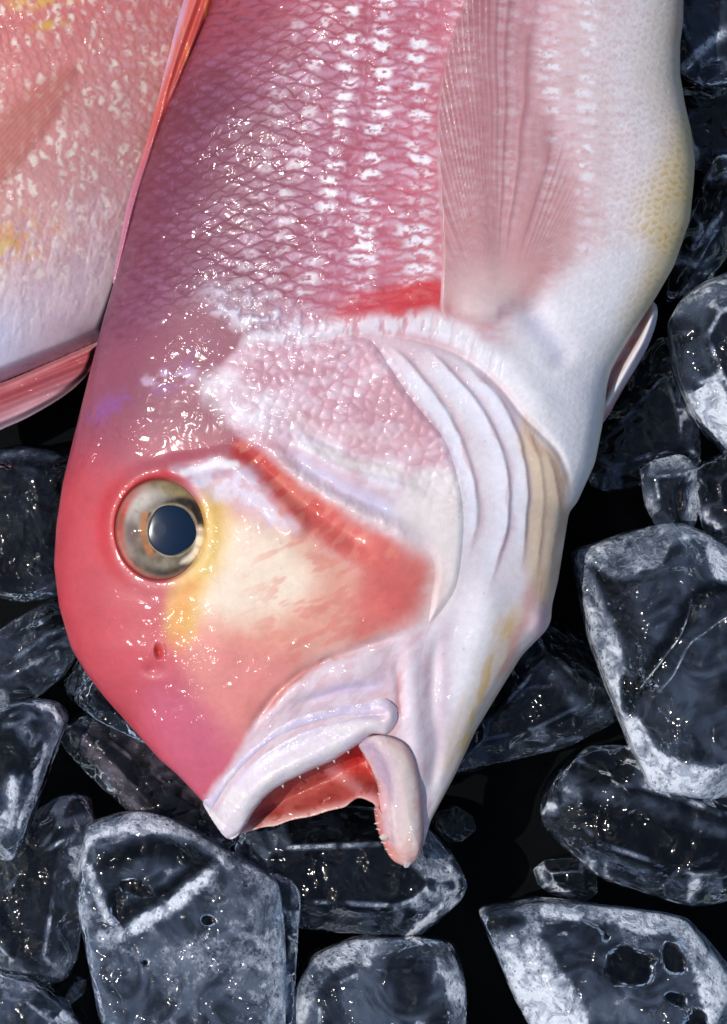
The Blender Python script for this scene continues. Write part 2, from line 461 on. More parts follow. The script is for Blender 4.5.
# ------------------------------------------------------------------ scales
def scale_pattern(u, v, W, P, jitter=.12):
    """overlapping scales: u grows towards the tail; returns ramp 0..1 (1 at the free edge), distance to that edge, local v and an id"""
    c = .62 * P
    res = []
    for k in (0, 1):
        vv = v / W + .5 * k; iv = np.floor(vv); lv = vv - iv - .5
        uu = (u + c * (2 * lv) ** 2) / P + .5 * k + jitter * (hash2(iv, iv * 0 + k) - .5)
        iu = np.floor(uu); ph = uu - iu
        res.append(((1 - ph) * P, ph, lv, iv * 2 + k, iu))
    a = res[0][0] < res[1][0]
    g = [np.where(a, res[0][k], res[1][k]) for k in range(5)]
    d, ph, lv, iv, iu = g
    return np.clip(1 - d / (.75 * P), 0, 1), d, lv, iv, iu

COLX = [60, 92, 112, 132, 152, 173, 195, 218, 243, 271, 302, 336, 374, 418, 462, 505, 545, 582, 616, 650, 690, 730]
COLV = [-13, -12, -11, -10, -9, -8, -7, -6, -5, -4, -3, -2, -1, 0, 1, 2, 3, 4, 5, 6, 7, 8]
def scale_uv(x, y):
    k = np.clip(.02 + .0017 * (418 - x), 0, .22)
    xx = x + (y - 150) * k + 8 * (fbm(x, y, 34, 2, 22) - .5) + 7 * (fbm(x, y, 9, 3, 23) - .5)
    u = -(y + .06 * (x - 300)) + 9 * (fbm(x, y, 40, 2, 21) - .5) + 6 * (fbm(x, y, 8, 3, 24) - .5)
    v = (np.interp(xx, COLX, COLV) + .5) * 36
    return u, v

def collar_side(x, y):
    """positive above the collar (on the trunk)"""
    poly = np.array([(-50, 330), (60, 350), (120, 345), (180, 318), (215, 300), (250, 322)] + COLLAR[2:] + [(640, 560), (760, 620)], float)
    return np.interp(x, poly[:, 0], poly[:, 1]) - y

def skin(x, y, want='all'):
    """returns pigment, scale height, wetness of the large fish at photo position x, y"""
    l, r = left(y), right(y); t = (x - (l + r) / 2) / ((r - l) / 2); t = np.clip(t, -1, 1)
    n1 = fbm(x, y, 26, 4, 1); n2 = fbm(x, y, 9, 3, 2); n3 = fbm(x, y, 60, 3, 5)
    wx = x + 11 * (fbm(x, y, 22, 4, 6) - .5); wy = y + 11 * (fbm(x, y, 22, 4, 7) - .5)
    side = collar_side(x, y)
    trunk = smooth(-6 - 26 * smooth(-.2, -.6, t), 10 + 26 * smooth(-.2, -.6, t), side + 14 * (n1 - .5))
    # trunk pigment across the flank
    tb = t + .1 * (n3 - .5)
    body = interp(tb, [-1, -.8, -.55, -.3, -.05, .12, .35, .6, .8, .95, 1],
                  [(108, 40, 58), (114, 46, 66), (136, 68, 92), (168, 90, 114), (192, 106, 126), (202, 122, 134), (212, 160, 168),
                   (230, 204, 202), (240, 230, 228), (236, 220, 202), (224, 196, 170)])
    top = smooth(120, -20, y)[:, None] * smooth(.1, -.4, t)[:, None]
    body = body * (1 - .6 * top) + lin((196, 92, 104)) * .6 * top
    low = smooth(150, 300, y) * smooth(-.2, -.6, t)
    body = mix(body, low, (122, 62, 86), .85)
    # head pigment
    head = interp(t + .05 * (n3 - .5), [-1, -.85, -.5, -.1, .3, .7, 1],
                  [(184, 60, 72), (192, 74, 84), (202, 104, 110), (222, 154, 142), (226, 206, 208), (226, 216, 224), (224, 200, 186)])
    nape = smooth(520, 400, y) * smooth(.1, -.35, t)
    head = mix(head, nape, (140, 72, 92), .95)
    col = body * trunk[:, None] + head * (1 - trunk[:, None])
    # --- scales on the trunk
    u, v = scale_uv(x, y)
    ramp, d, lv, iv, iu = scale_pattern(u, v, 36, 13.8, .3)
    rnd = hash2(iv, iu, 3); cid = np.floor(iv / 2) - .5 * (iv % 2)
    sm = trunk * smooth(1.02, .55, t) * smooth(-14, 60, side + 40 * smooth(-.2, -.8, t) + 16 * (n3 - .5))
    edge = np.exp(-(d / 2.6) ** 2); rim = np.exp(-((d - 11.5) / 3.0) ** 2)
    red = interp(tb, [-1, -.5, 0, .3, .7], [(96, 30, 46), (130, 48, 66), (190, 76, 88), (208, 128, 136), (216, 180, 184)])
    pale = interp(tb, [-1, -.75, -.5, -.2, .2, .7], [(126, 68, 94), (152, 96, 126), (184, 130, 158), (214, 176, 194), (226, 196, 206), (230, 216, 220)])
    brk = smooth(.3, .62, fbm(x * .55, y, 7, 3, 34))
    col = mix(col, sm * np.clip(.1 + 1.0 * np.exp(-((d - 6) / 3.2) ** 2), 0, 1) * (.2 + .8 * rnd) * (.4 + .6 * brk), pale, .85)
    col = mix(col, sm * np.clip(rim * (1.1 - .5 * rnd) + .3 * edge, 0, 1) * (1.05 - .85 * brk), red, .6)
    streak = fbm(x * 1.0, y * 4.0, 16, 3, 31)
    col = mix(col, sm * smooth(.55, .75, streak), red, .45)
    # silvery scale centres in columns on the flank, their glint painted white
    colmask = np.interp(cid, [-5, -4.5, -4, -3.5, -3, -2.5, -2, -1.5, -1, -.5, 0, .5, 1, 2, 3, 4, 5], [0, .05, .25, 0, .45, .05, .8, .15, 1, .2, 1, .1, .45, .55, .5, .3, 0])
    va = v / 36; ia = np.floor(va); la = va - ia - .5
    ua = u / 13.8 + .35 * (hash2(ia, ia * 0 + 7) - .5); ja = np.floor(ua); pa = ua - ja
    rnd = np.maximum(rnd * .3, hash2(ia, ja, 13))
    cw = np.interp(ia, [-5, -4, -3, -2, -1, 0, 1, 2, 3, 4, 5, 6, 7], [0, .25, .45, .8, 1, 1, .4, .5, .75, .8, .6, .35, 0])
    off = .16 * (hash2(ia, ja, 15) - .5)
    spot = np.exp(-((pa - .5 + off * .6 + .5 * la) / .34) ** 4) * np.exp(-((la + off) / .24) ** 4)
    colmask = cw
    jag = smooth(.43, .56, fbm(x * .8, y * 1.3, 4.2, 3, 33) * .85 + .15 * rnd)
    vis = smooth(340, 262, y) * (0.3 + .7 * smooth(.15, .5, rnd))
    silver = np.clip(sm * spot * colmask * jag * vis * 1.25, 0, 1)
    col = mix(col, silver, (246, 240, 244), .95)
    rnd2 = hash2(iv, iu, 9)
    fleck = sm * np.exp(-((d - 7) / 2.2) ** 2) * smooth(.62, .8, n2) * smooth(-.7, -.3, t) * smooth(.6, .3, t)
    col = mix(col, fleck, (238, 222, 230), .7)
    # belly: fine small scales, yellow wash near the keel
    r2, d2, lv2, iv2, iu2 = scale_pattern(u * 1.0 + .2 * v, v - .2 * u, 15, 8)
    bm = trunk * smooth(.45, .75, t)
    col = mix(col, bm * np.exp(-((d2 - 6) / 2) ** 2) * .5 * smooth(.35, .6, n1), (206, 184, 196))
    ym = pmask(wx, wy, [(690, 170), (694, 215), (676, 262), (650, 302), (622, 345), (612, 345), (628, 300), (636, 262), (640, 215), (664, 160), (684, 130)], 24)
    col = mix(col, ym, (232, 208, 160), .75)
    col = mix(col, trunk * smooth(.84, 1.0, t + .08 * (n3 - .5)) * smooth(60, 180, y), (234, 212, 168), .55)
    yv = np.exp(-((d2 - 6) / 2.2) ** 2)
    col = mix(col, ym * yv * smooth(.35, .55, n1), (222, 182, 92), .85)
    col = mix(col, pmask(wx, wy, [(470, 250), (520, 200), (575, 190), (585, 240), (560, 290), (510, 300)], 26), (214, 158, 160), .55)
    # shoulder: white chest, bristly collar, red patch
    chest = pmask(wx, wy, [(500, 345), (540, 300), (600, 260), (640, 250), (632, 300), (608, 370), (606, 420), (590, 480), (570, 500), (545, 440), (515, 400), (480, 366)], 22)
    col = mix(col, chest, (242, 238, 242), .9)
    col = mix(col, gline(wx, wy, [(522, 312), (545, 345), (566, 372)], 12), (204, 198, 220), .5)
    redp = pmask(wx, wy, [(334, 318), (350, 300), (395, 293), (444, 284), (446, 322), (420, 326), (380, 322), (352, 330)], 6)
    col = mix(col, redp * (.5 + .5 * smooth(330, 420, x + 50 * (n2 - .5))), (208, 50, 54), .9)
    br = np.clip(smask(wx, wy, [(258, 346), (304, 343), (345, 334), (380, 330), (430, 332), (466, 348), (500, 380)], 11, 7), 0, 1)
    brs = smooth(.38, .6, fbm(x + .2 * y, y * .35, 4.5, 3, 12))
    col = mix(col, br * (.35 + .65 * brs), (238, 230, 236), .85)
    band = smask(wx, wy, [(430, 326), (470, 345), (505, 380), (540, 425), (568, 470)], 12, 8)
    col = mix(col, band, (236, 234, 238), .6)
    gp = pmask(x + 30 * (fbm(x, y, 26, 4, 16) - .5), y + 30 * (fbm(x, y, 26, 4, 17) - .5), [(206, 292), (240, 298), (275, 312), (318, 322), (330, 336), (300, 343), (262, 342), (240, 325)], 14)
    cell = smooth(.35, .65, fbm(x, y, 7, 3, 14))
    col = mix(col, gp * (.35 + .65 * cell), (222, 212, 226), .9)
    # nape: purple iridescent sheen and a white glint, painted into the pigment
    col = mix(col, smask(wx, wy, [(100, 415), (140, 392), (180, 376), (210, 352)], 9, 9) * smooth(.4, .62, n2 * .5 + n1 * .5), (140, 86, 190), .32)
    col = mix(col, smask(wx, wy, [(150, 382), (172, 377), (198, 376)], 6, 6) * smooth(.3, .7, n2), (226, 200, 226), .5)
    # --- gill cover plate
    gm = pmask(x, y, GILL, 5)
    op = gm * smooth(500, 440, y - .25 * (x - 300))
    col = mix(col, op, (204, 150, 164), .85)
    f1, f2, cw = worley(x + .3 * y + 4 * n1, 1.25 * y - .35 * x, 12.5, 61)
    gap = smooth(.26, .0, f2 - f1)
    os_ = op * smooth(228, 270, x) * smooth(475, 430, y - .45 * (x - 300))
    col = mix(col, os_ * (1 - gap) * (.15 + .85 * cw) * (.3 + .7 * smooth(.35, .6, n1)), (226, 204, 214), .65)
    col = mix(col, os_ * gap * smooth(.62, .4, n2), (184, 116, 132), .4)
    col = mix(col, os_ * smooth(350, 430, x + .5 * (y - 400)), (206, 146, 152), .4)
    wp = pmask(wx, wy, [(205, 388), (228, 372), (262, 392), (300, 420), (350, 448), (420, 470), (452, 474), (455, 500), (400, 500), (330, 470), (262, 432), (228, 420)], 12)
    col = mix(col, op * smooth(.46, .62, fbm(x * .6 + y * .3, y * 1.2, 14, 4, 63)), (224, 196, 206), .6)
    col = mix(col, wp * (.45 + .55 * smooth(.35, .6, n1 * .6 + n2 * .4)), (232, 222, 230), .95)
    col = mix(col, gline(wx, wy, [(275, 402), (320, 428), (380, 442), (440, 452)], 10), (226, 190, 192), .5)
    col = mix(col, gline(wx, wy, [(280, 449), (330, 482), (390, 510), (424, 520)], 8), (202, 202, 228), .8)
    col = mix(col, gline(wx, wy, [(300, 441), (350, 462), (420, 480)], 6), (238, 226, 214), .6)
    bead = gline(wx, wy, [(256, 442), (290, 466), (340, 501), (396, 530), (428, 548)], 9)
    col = mix(col, bead * (.5 + .5 * smooth(.35, .6, n2)), (236, 214, 216), .95)
    inter = pmask(wx, wy, [(420, 470), (452, 470), (464, 505), (464, 545), (456, 585), (436, 614), (422, 626), (430, 590), (430, 545), (400, 520), (395, 500)], 9)
    col = mix(col, inter, (232, 220, 216), .9)
    # --- gill membrane
    mm = pmask(x, y, MEMB, 5)
    col = mix(col, mm * (1 - gm), (232, 222, 226), .85)
    beige = pmask(wx, wy, [(522, 424), (545, 445), (562, 475), (566, 515), (556, 580), (548, 610), (530, 600), (528, 540), (528, 480)], 10)
    col = mix(col, beige, (224, 192, 158), .9)
    fib = smooth(.45, .65, fbm(x * 1.0 + .12 * y, y * .12, 5, 2, 41))
    col = mix(col, beige * fib, (206, 158, 130), .5)
    for pts, a in FLAPS:  # fold crests lightened and creases darkened: their shading put into the pigment
        poly = crom(pts, False); k = cull(wx, wy, poly, 60); mk = np.zeros_like(x); mk2 = np.zeros_like(x)
        fd, _, _, par, fs = seg_dist(wx[k], wy[k], poly, False); q = fd * fs; e = smooth(0, .12, par) * smooth(1, .8, par)
        mk[k] = e * np.where(q > 0, np.exp(-((q - 6) / 9) ** 2), 0); mk2[k] = e * np.where(q < 0, np.exp(-((q + 3) / 5) ** 2), 0)
        col = mix(col, mk, (234, 232, 242) if a > 3 else (226, 204, 178), .8)
        col = mix(col, mk2, (208, 166, 174) if a > 3 else (208, 164, 140), .5)
    col = mix(col, (mm * (1 - gm)) * smooth(400, 345, y) * smooth(480, 400, x), (216, 176, 186), .6)
    col = mix(col, gline(wx, wy, [(490, 575), (486, 620), (470, 680), (452, 740)], 20), (240, 238, 244), .75)
    col = mix(col, gline(wx, wy, [(516, 585), (506, 630), (488, 676), (466, 730), (446, 790)], 14) * (.45 + .55 * smooth(.35, .6, fbm(x + .3 * y, y * .3, 9, 3, 42))), (220, 182, 116), .9)
    col = mix(col, gline(wx, wy, [(527, 575), (524, 615), (512, 650), (495, 690)], 6), (220, 156, 146), .65)
    col = mix(col, blob(wx, wy, 541, 622, 13, 18), (228, 178, 188), .8)
    col = mix(col, gline(wx, wy, [(452, 600), (444, 640), (440, 700), (434, 780)], 8), (204, 176, 192), .55)  # lilac shadow behind the cheek edge, painted down along the groove
    # --- face
    col = mix(col, pmask(wx, wy, [(52, 500), (92, 470), (112, 520), (118, 570), (150, 610), (178, 660), (200, 720), (205, 770), (150, 745), (95, 690), (60, 620)], 34), (198, 76, 86), .8)
    col = mix(col, pmask(wx, wy, [(150, 690), (200, 680), (235, 710), (240, 745), (222, 778), (200, 802), (160, 755)], 26), (202, 98, 124), .8)
    face = pmask(wx, wy, [(190, 560), (215, 520), (260, 522), (310, 530), (370, 560), (422, 560), (424, 600), (392, 630), (320, 662), (283, 688), (254, 723), (235, 720), (205, 680), (185, 630)], 26)
    col = mix(col, face, (226, 158, 136), .9)
    col = mix(col, pmask(wx, wy, [(200, 640), (250, 640), (300, 660), (262, 712), (240, 740), (215, 700)], 28), (220, 128, 128), .75)
    cream = pmask(wx, wy, [(200, 545), (225, 520), (265, 522), (300, 545), (318, 580), (290, 612), (240, 622), (200, 608), (188, 580)], 20)
    col = mix(col, cream, (246, 226, 202), .92)
    mottled = smooth(.5, .68, fbm(x * .7 - y * .5, (x * .5 + y) * 2.2, 17, 3, 51))
    col = mix(col, face * mottled * smooth(220, 300, x), (220, 124, 112), .5)
    col = mix(col, smask(wx, wy, [(216, 502), (215, 535), (208, 565), (192, 590), (184, 622)], 16, 13), (224, 184, 92), .9)
    col = mix(col, smask(wx, wy, [(196, 584), (186, 600), (180, 628), (178, 640)], 10, 10), (224, 140, 76), .6)
    redc = pmask(wx, wy, [(316, 506), (345, 520), (392, 543), (424, 560), (422, 600), (408, 618), (386, 628), (352, 640), (356, 600), (362, 565), (330, 535)], 12)
    col = mix(col, redc, (220, 112, 104), .85)
    col = mix(col, blob(wx, wy, 392, 590, 24, 34), (210, 88, 88), .55)
    gr = pmask(wx, wy, [(236, 446), (246, 442), (262, 455), (288, 478), (322, 500), (352, 522), (396, 548), (396, 580), (350, 556), (312, 532), (276, 502), (252, 476), (238, 460)], 7)
    grc = interp(x + 20 * (n2 - .5), [240, 300, 340, 400], [(196, 58, 50), (204, 74, 64), (216, 100, 90), (220, 110, 102)])
    col = mix(col, gr, grc, .85)
    col = mix(col, gr * smooth(.45, .65, fbm(x + y, (x - y) * .5, 10, 3, 57)), (230, 150, 130), .45)
    ledge = pmask(wx, wy, [(178, 471), (206, 466), (232, 464), (250, 470), (270, 496), (298, 528), (268, 524), (236, 506), (206, 499), (184, 484)], 11)
    col = mix(col, ledge * (.55 + .45 * smooth(.3, .6, n2)), (220, 208, 222), .95)
    col = mix(col, smask(wx, wy, [(186, 474), (214, 468), (238, 463)], 4, 3), (240, 236, 242), .8)
    # ring round the eye
    rr = np.sqrt(((x - 163.5) / 45) ** 2 + ((y - 529) / 51) ** 2); ang = np.arctan2(y - 529, x - 163.5)
    ring = np.exp(-((rr - 1.05) / .1) ** 2)
    col = mix(col, ring * smooth(.2, -.6, np.cos(ang) * .6 + np.sin(ang) * .8), (200, 50, 56), .85)
    col = mix(col, np.exp(-((rr - 1.3) / .2) ** 2) * smooth(-.3, -.9, np.cos(ang)), (200, 48, 54), .6)
    col = mix(col, blob(x, y, 161, 650, 3.2, 6.5, -12), (196, 62, 46), .95)
    # mouth surroundings
    lipz = pmask(wx, wy, [(205, 806), (222, 775), (246, 744), (254, 724), (283, 690), (316, 664), (357, 648), (411, 628), (428, 630), (430, 700), (428, 780), (424, 850), (400, 866), (380, 840), (300, 790), (240, 830)], 6)
    col = mix(col, lipz, (228, 208, 216), .92)
    col = mix(col, lipz * smooth(.48, .66, n1), (222, 186, 190), .6)
    col = mix(col, lipz * smooth(.5, .62, fbm(x + .8 * y, (y - .8 * x) * .3, 8, 4, 46)), (214, 172, 178), .45)
    col = mix(col, gline(wx, wy, [(262, 719), (283, 690), (316, 664), (350, 650)], 2.6), (196, 116, 100), .7)
    col = mix(col, gline(wx, wy, [(300, 700), (345, 684), (392, 680)], 6), (206, 190, 222), .6)
    col = mix(col, gline(wx, wy, [(398, 665), (400, 690), (402, 720)], 3.5), (196, 120, 116), .7)
    col = mix(col, gline(wx, wy, [(412, 640), (412, 700), (416, 770)], 9), (236, 226, 234), .7)
    # tiny dark specks
    sp = smooth(.982, .99, hash2(np.floor(x / 5), np.floor(y / 5), 5)) * (1 - trunk * 0) * np.exp(-((x % 5 - 2.5) ** 2 + (y % 5 - 2.5) ** 2) / 1.2)
    col = mix(col, sp * smooth(.5, .8, TAB[(x // 40).astype(int) & 255, (y // 40).astype(int) & 255]), (120, 70, 74), .35)
    col = col * (.9 + .2 * n1[:, None])
    if want == 'col': return col
    # scale relief
    drop = smooth(0, 1.6, d)
    sh = sm * (.68 * ramp * smooth(0, 2.6, d)) * smooth(.75, .1, t) * (.55 + .45 * smooth(-.7, -.2, t)) + bm * .35 * r2 * smooth(0, 1.5, d2)
    sh = sh + os_ * .8 * (1 - smooth(.75, 0, f2 - f1))
    sh = sh + gp * 1.6 * (cell - .5) + br * .6 * (brs - .5)
    sh = sh + .5 * bead * smooth(.3, .7, n2) * 3
    wet = .28 + .2 * smooth(.4, .65, n3)
    for cx, cy, rx, ry, rot, am in ((200, 290, 26, 70, 8, .8), (175, 380, 40, 26, -20, .6), (285, 470, 30, 60, -48, .9), (185, 650, 40, 60, 10, .8), (150, 700, 30, 30, 0, .7),
                                    (212, 540, 14, 40, 10, .9), (335, 650, 50, 22, -20, .8), (110, 440, 40, 40, 0, .6), (280, 690, 60, 40, -30, .5), (280, 380, 70, 40, 20, .5), (170, 180, 60, 120, 15, .3)):
        wet = wet + am * blob(x, y, cx, cy, rx, ry, rot)
    wet = np.clip(wet, 0, 1) * (1 - .6 * smooth(.3, .65, t))
    return col, sh, wet

def skin_col(x, y): return skin(x, y, 'col')
def height(x, y, fine=True):
    h = base_h(x, y); l, r = left(y), right(y)
    t = np.clip(np.abs((x - (l + r) / 2) / ((r - l) / 2)), 0, 1)
    k = smooth(1.0, .93, t)
    h = h + relief(x, y) * k
    if fine: h = h + skin(x, y)[1] * k
    return h

# ------------------------------------------------------------------ the large fish: meshes
fish = empty('tilefish', 380, 400, -60)
tag(fish, 'large pink-red tilefish with open mouth and gold-ringed eye lying across the ice', 'fish', 'whole raw fish on the ice')

def build_body():
    nu, nv = 1010, 720
    yy = np.linspace(-94, 867.5, nu)
    th = np.linspace(0, math.pi, nv)
    l, r = left(yy), right(yy); c = (l + r) / 2; w = (r - l) / 2
    ct = -np.cos(th)
    X = c[:, None] + w[:, None] * ct[None, :]; Y = np.repeat(yy[:, None], nv, 1)
    x, y = X.ravel(), Y.ravel()
    col, sh, wet = skin(x, y)
    t = np.abs(np.tile(ct, nu)); k = smooth(1.0, .93, t)
    z = base_h(x, y) + (relief(x, y) + sh) * k
    # sink the trunk a little below the separate plates so that they lie over it
    gsd = pmask(x, y, GILL, 20); msd = pmask(x, y, MEMB, 8)
    z = z - 3.0 * k * np.maximum(smooth(.86, 1, gsd), smooth(.86, 1, msd))
    V = np.stack([x, y, z], 1); F = grid_faces(nu, nv)[:, ::-1]
    # far flank, coarse
    nb = 60; thb = np.linspace(math.pi, 2 * math.pi, nb)
    yb = yy[::6]; lb, rb = left(yb), right(yb); cb = (lb + rb) / 2; wb = (rb - lb) / 2
    XB = cb[:, None] - wb[:, None] * np.cos(thb)[None, :]; YB = np.repeat(yb[:, None], nb, 1)
    xb, yb2 = XB.ravel(), YB.ravel()
    ZB = -.6 * base_h(xb, yb2)
    VB = np.stack([xb, yb2, ZB], 1); FB = grid_faces(len(yb), nb)[:, ::-1] + len(V)
    colb = skin(xb, yb2, 'col')
    V = np.concatenate([V, VB]); F = np.concatenate([F, FB])
    col = np.concatenate([col, colb]); wet = np.concatenate([wet, np.full(len(xb), .6)])
    hole = crom(MOUTH_HOLE)
    fc = V[F].mean(1)
    F = F[~inside(fc[:, 0], fc[:, 1], hole)]
    return mesh_obj('body', V, F, SKIN, fish, {'wet': wet}, col)
body = build_body()

one = lambda x, y, sd: np.ones_like(x)
def plate_lift(x, y, sd):
    """the plate stands proud only along its free rear edge"""
    d = seg_dist(x, y, crom([(345, 339), (372, 340), (392, 366), (411, 395), (432, 420), (447, 437), (458, 465), (466, 500), (467, 538), (461, 583), (448, 606), (434, 622)], False), False)[0]
    e = np.exp(-(d / 30) ** 2)
    return -.12 - 1.2 * e + (.4 + 4.6 * e) * smooth(0, 16 - 5 * e, sd)
def wetf(x, y, sd): return skin(x, y)[2]

# gill cover and gill membrane: plates lying on the flank
patch('gill_membrane', MEMB, 1.15, lambda x, y, sd: height(x, y) - .15 + 1.2 * smooth(0, 10, sd), FLESH, fish, skin_col, attrs={'wet': lambda x, y, sd: .6 + 0 * x})
patch('gill_cover', GILL, 1.15, lambda x, y, sd: height(x, y) + plate_lift(x, y, sd), SKIN, fish, skin_col, attrs={'wet': wetf})

# upper lip: a fleshy two-banded lip from the snout tip to the corner of the mouth
ULIP = [(203, 803), (211, 795), (226, 773), (246, 747), (263, 728), (279, 716), (304, 706), (333, 698), (362, 694), (380, 694), (391, 700), (398, 710), (397, 722), (388, 734), (372, 733), (358, 743), (333, 759), (304, 772), (275, 788), (256, 808), (243, 830), (230, 839), (219, 829)]
def lip_h(x, y, sd):
    s = np.clip((x - 215) / 175, 0, 1)
    z0 = np.maximum(3 + 30 * s, .96 * base_h(x, y) + 1) - 3 * smooth(12, 0, sd) * smooth(0, 1, (x - 215) / 60)
    dl = seg_dist(x, y, crom([(228, 839), (243, 830), (256, 808), (275, 788), (304, 772), (333, 759), (358, 743), (372, 733), (388, 734), (397, 722), (398, 710)], False), False)[0]
    prof = 8.5 * np.sqrt(np.clip(1 - (1 - np.clip(dl / 9, 0, 1)) ** 2, 0, 1)) * (1 - .72 * smooth(10, 34, dl)) - 2.5 * smooth(4, 0, sd)
    prof = prof + .8 * (fbm(x + .8 * y, (y - .8 * x) * .22, 7, 3, 62) - .5)
    z = z0 + prof - 4 * gline(x, y, [(213, 812), (232, 782), (262, 750), (300, 728), (345, 716), (384, 712)], 3, 0) \
        + 3 * gline(x, y, [(222, 826), (240, 800), (275, 770), (320, 748), (362, 728), (390, 716)], 8, 0)
    return z + 2.0 * (fbm(x, y, 20, 3, 60) - .5) + relief(x, y) * .5
def lip_col(x, y):
    col = np.tile(lin((226, 214, 222)), (len(x), 1)); n = fbm(x, y, 18, 3, 61)
    col = mix(col, gline(x, y, [(212, 800), (228, 780), (258, 745), (300, 720), (345, 706), (384, 704)], 9, 0), (206, 192, 220), .75)
    col = mix(col, gline(x, y, [(213, 812), (232, 782), (262, 750), (300, 728), (345, 716), (384, 712)], 2.6, 0), (188, 160, 188), .6)
    col = mix(col, smask(x, y, [(242, 831), (256, 809), (275, 789), (304, 773), (333, 760), (358, 744)], 2, 3), (206, 130, 112), .7)
    col = mix(col, smooth(.5, .7, n), (230, 222, 220), .6)
    col = mix(col, blob(x, y, 385, 715, 14, 14), (230, 208, 212), .7)
    return col
ulip = patch('upper_lip', ULIP, 1.2, lip_h, FLESH, fish, lip_col, zbot=lambda x, y, sd: lip_h(x, y, sd * 0) - 14 * smooth(0, 12, sd) - 2, attrs={'wet': one})

# lower jaw: rounded lip bar from the corner of the mouth to the chin
LJAW = [(358, 742), (368, 734), (384, 733), (398, 738), (408, 746), (415, 760), (420, 785), (423, 812), (424, 836), (420, 855), (409, 866), (400, 865), (391, 859), (383, 845), (377, 828), (374, 808), (378, 790), (372, 770), (364, 754)]
def jaw_h(x, y, sd):
    s = np.clip((864 - y) / 125, 0, 1)
    z0 = -4 + 58 * s ** .85
    prof = 11 * np.sqrt(np.clip(1 - (1 - np.clip(sd / 21, 0, 1)) ** 2, 0, 1))
    xl = np.interp(y, [735, 754, 770, 790, 808, 828, 845, 860], [360, 364, 372, 378, 374, 377, 383, 392])
    prof = prof - 13 * smooth(20, 0, x - xl) * smooth(868, 840, y)
    z0 = np.minimum(z0, .95 * base_h(x, y) + 9 * s)
    return z0 + prof - 4 * gline(x, y, [(372, 745), (386, 770), (388, 805), (390, 840)], 4, 0) + 1.6 * (fbm(x, y, 14, 3, 70) - .5)
def jaw_col(x, y):
    col = np.tile(lin((230, 206, 204)), (len(x), 1)); n = fbm(x, y, 16, 3, 71)
    col = mix(col, gline(x, y, [(395, 742), (408, 770), (412, 810), (409, 850)], 9, 0), (236, 218, 208), .8)
    col = mix(col, gline(x, y, [(366, 742), (382, 764), (386, 795)], 9, 0), (182, 156, 180), .9)
    col = mix(col, smask(x, y, [(372, 790), (374, 812), (380, 838), (392, 858)], 8, 6), (208, 108, 102), .9)
    col = mix(col, smooth(835, 868, y), (226, 160, 144), .75)
    col = mix(col, smask(x, y, [(384, 780), (386, 815), (392, 842)], 3, 3), (206, 168, 190), .5)
    col = mix(col, smask(x, y, [(405, 745), (417, 775), (422, 815), (421, 850)], 3, 3), (216, 150, 142), .6)
    return mix(col, smooth(.5, .64, fbm(x, y * .5, 9, 4, 72)), (226, 172, 164), .5)
ljaw = patch('lower_jaw', LJAW, 1.2, jaw_h, FLESH, fish, jaw_col, zbot=lambda x, y, sd: jaw_h(x, y, sd * 0) - 16 * smooth(0, 14, sd) - 2, attrs={'wet': one})

# lining of the open mouth (the far cheek seen from inside)
LIN = [(228, 838), (244, 818), (262, 794), (300, 764), (340, 742), (362, 728), (380, 730), (394, 750), (396, 800), (386, 815), (373, 802), (358, 797), (345, 806), (330, 810), (312, 816), (292, 820), (276, 826), (262, 828), (243, 834)]
def lin_h(x, y, sd):
    s = np.clip((x - 215) / 175, 0, 1)
    return -6 + 42 * s - 42 * smooth(0, 30, sd) * (.35 + .65 * s) + 3 * (fbm(x, y, 18, 3, 80) - .5) - 12 * smooth(770, 820, y)
def lin_col(x, y):
    col = np.tile(lin((176, 76, 70)), (len(x), 1)); n = fbm(x * .6 + y * .4, y, 16, 4, 81)
    col = mix(col, smooth(.45, .65, n), (204, 112, 102), .6)
    col = mix(col, blob(x, y, 356, 762, 24, 16, 10), (204, 48, 42), .85)
    col = mix(col, smask(x, y, [(242, 833), (290, 823), (345, 810), (372, 801)], 7, 6), (232, 182, 172), .85)
    col = mix(col, smask(x, y, [(330, 770), (355, 785), (378, 800)], 5, 5), (224, 150, 150), .7)
    return mix(col, smooth(.66, .72, fbm(x, y, 6, 2, 82)), (164, 50, 44), .5)
patch('mouth_lining', LIN, 1.3, lin_h, FLESH, fish, lin_col, zbot=lambda x, y, sd: lin_h(x, y, sd) - 3, attrs={'wet': one})

# teeth: small cones along the gum of the lower jaw and under the upper lip
def cone(x, y, z, dx, dy, dz, r):
    a = Vector((dx, dy, dz)); n = a.normalized(); s = n.orthogonal().normalized(); q = n.cross(s)
    V = []; k = 7
    for (f, rr) in ((0, 1), (.4, .85), (.75, .55), (1, .12)):
        for i in range(k):
            p = Vector((x, y, z)) + a * f + (s * math.cos(6.283 * i / k) + q * math.sin(6.283 * i / k)) * r * rr
            V.append(tuple(p))
    F = grid_faces(4, k, True)
    return np.array(V), F
ty = [785, 793, 801, 808, 815, 822, 829, 836, 843, 849, 855]
for k, yv in enumerate(ty):
    xv = np.interp(yv, [780, 790, 808, 828, 845, 859], [379.5, 378, 374.5, 377.5, 384, 392])
    z = float(jaw_h(np.array([xv + 2.]), np.array([float(yv)]), np.array([2.]))[0])
    V, F = cone(xv + 2.5, yv, z, -random.uniform(2.6, 5.2), random.uniform(-1.5, 1.5), 2.5, random.uniform(.9, 1.5))
    mesh_obj('tooth', V, F, TOOTH, ljaw)
V, F = cone(385, 836, float(jaw_h(np.array([385.]), np.array([836.]), np.array([4.]))[0]), -5, 1, 6, 4.2)
mesh_obj('tooth', V, F, TOOTH, ljaw)
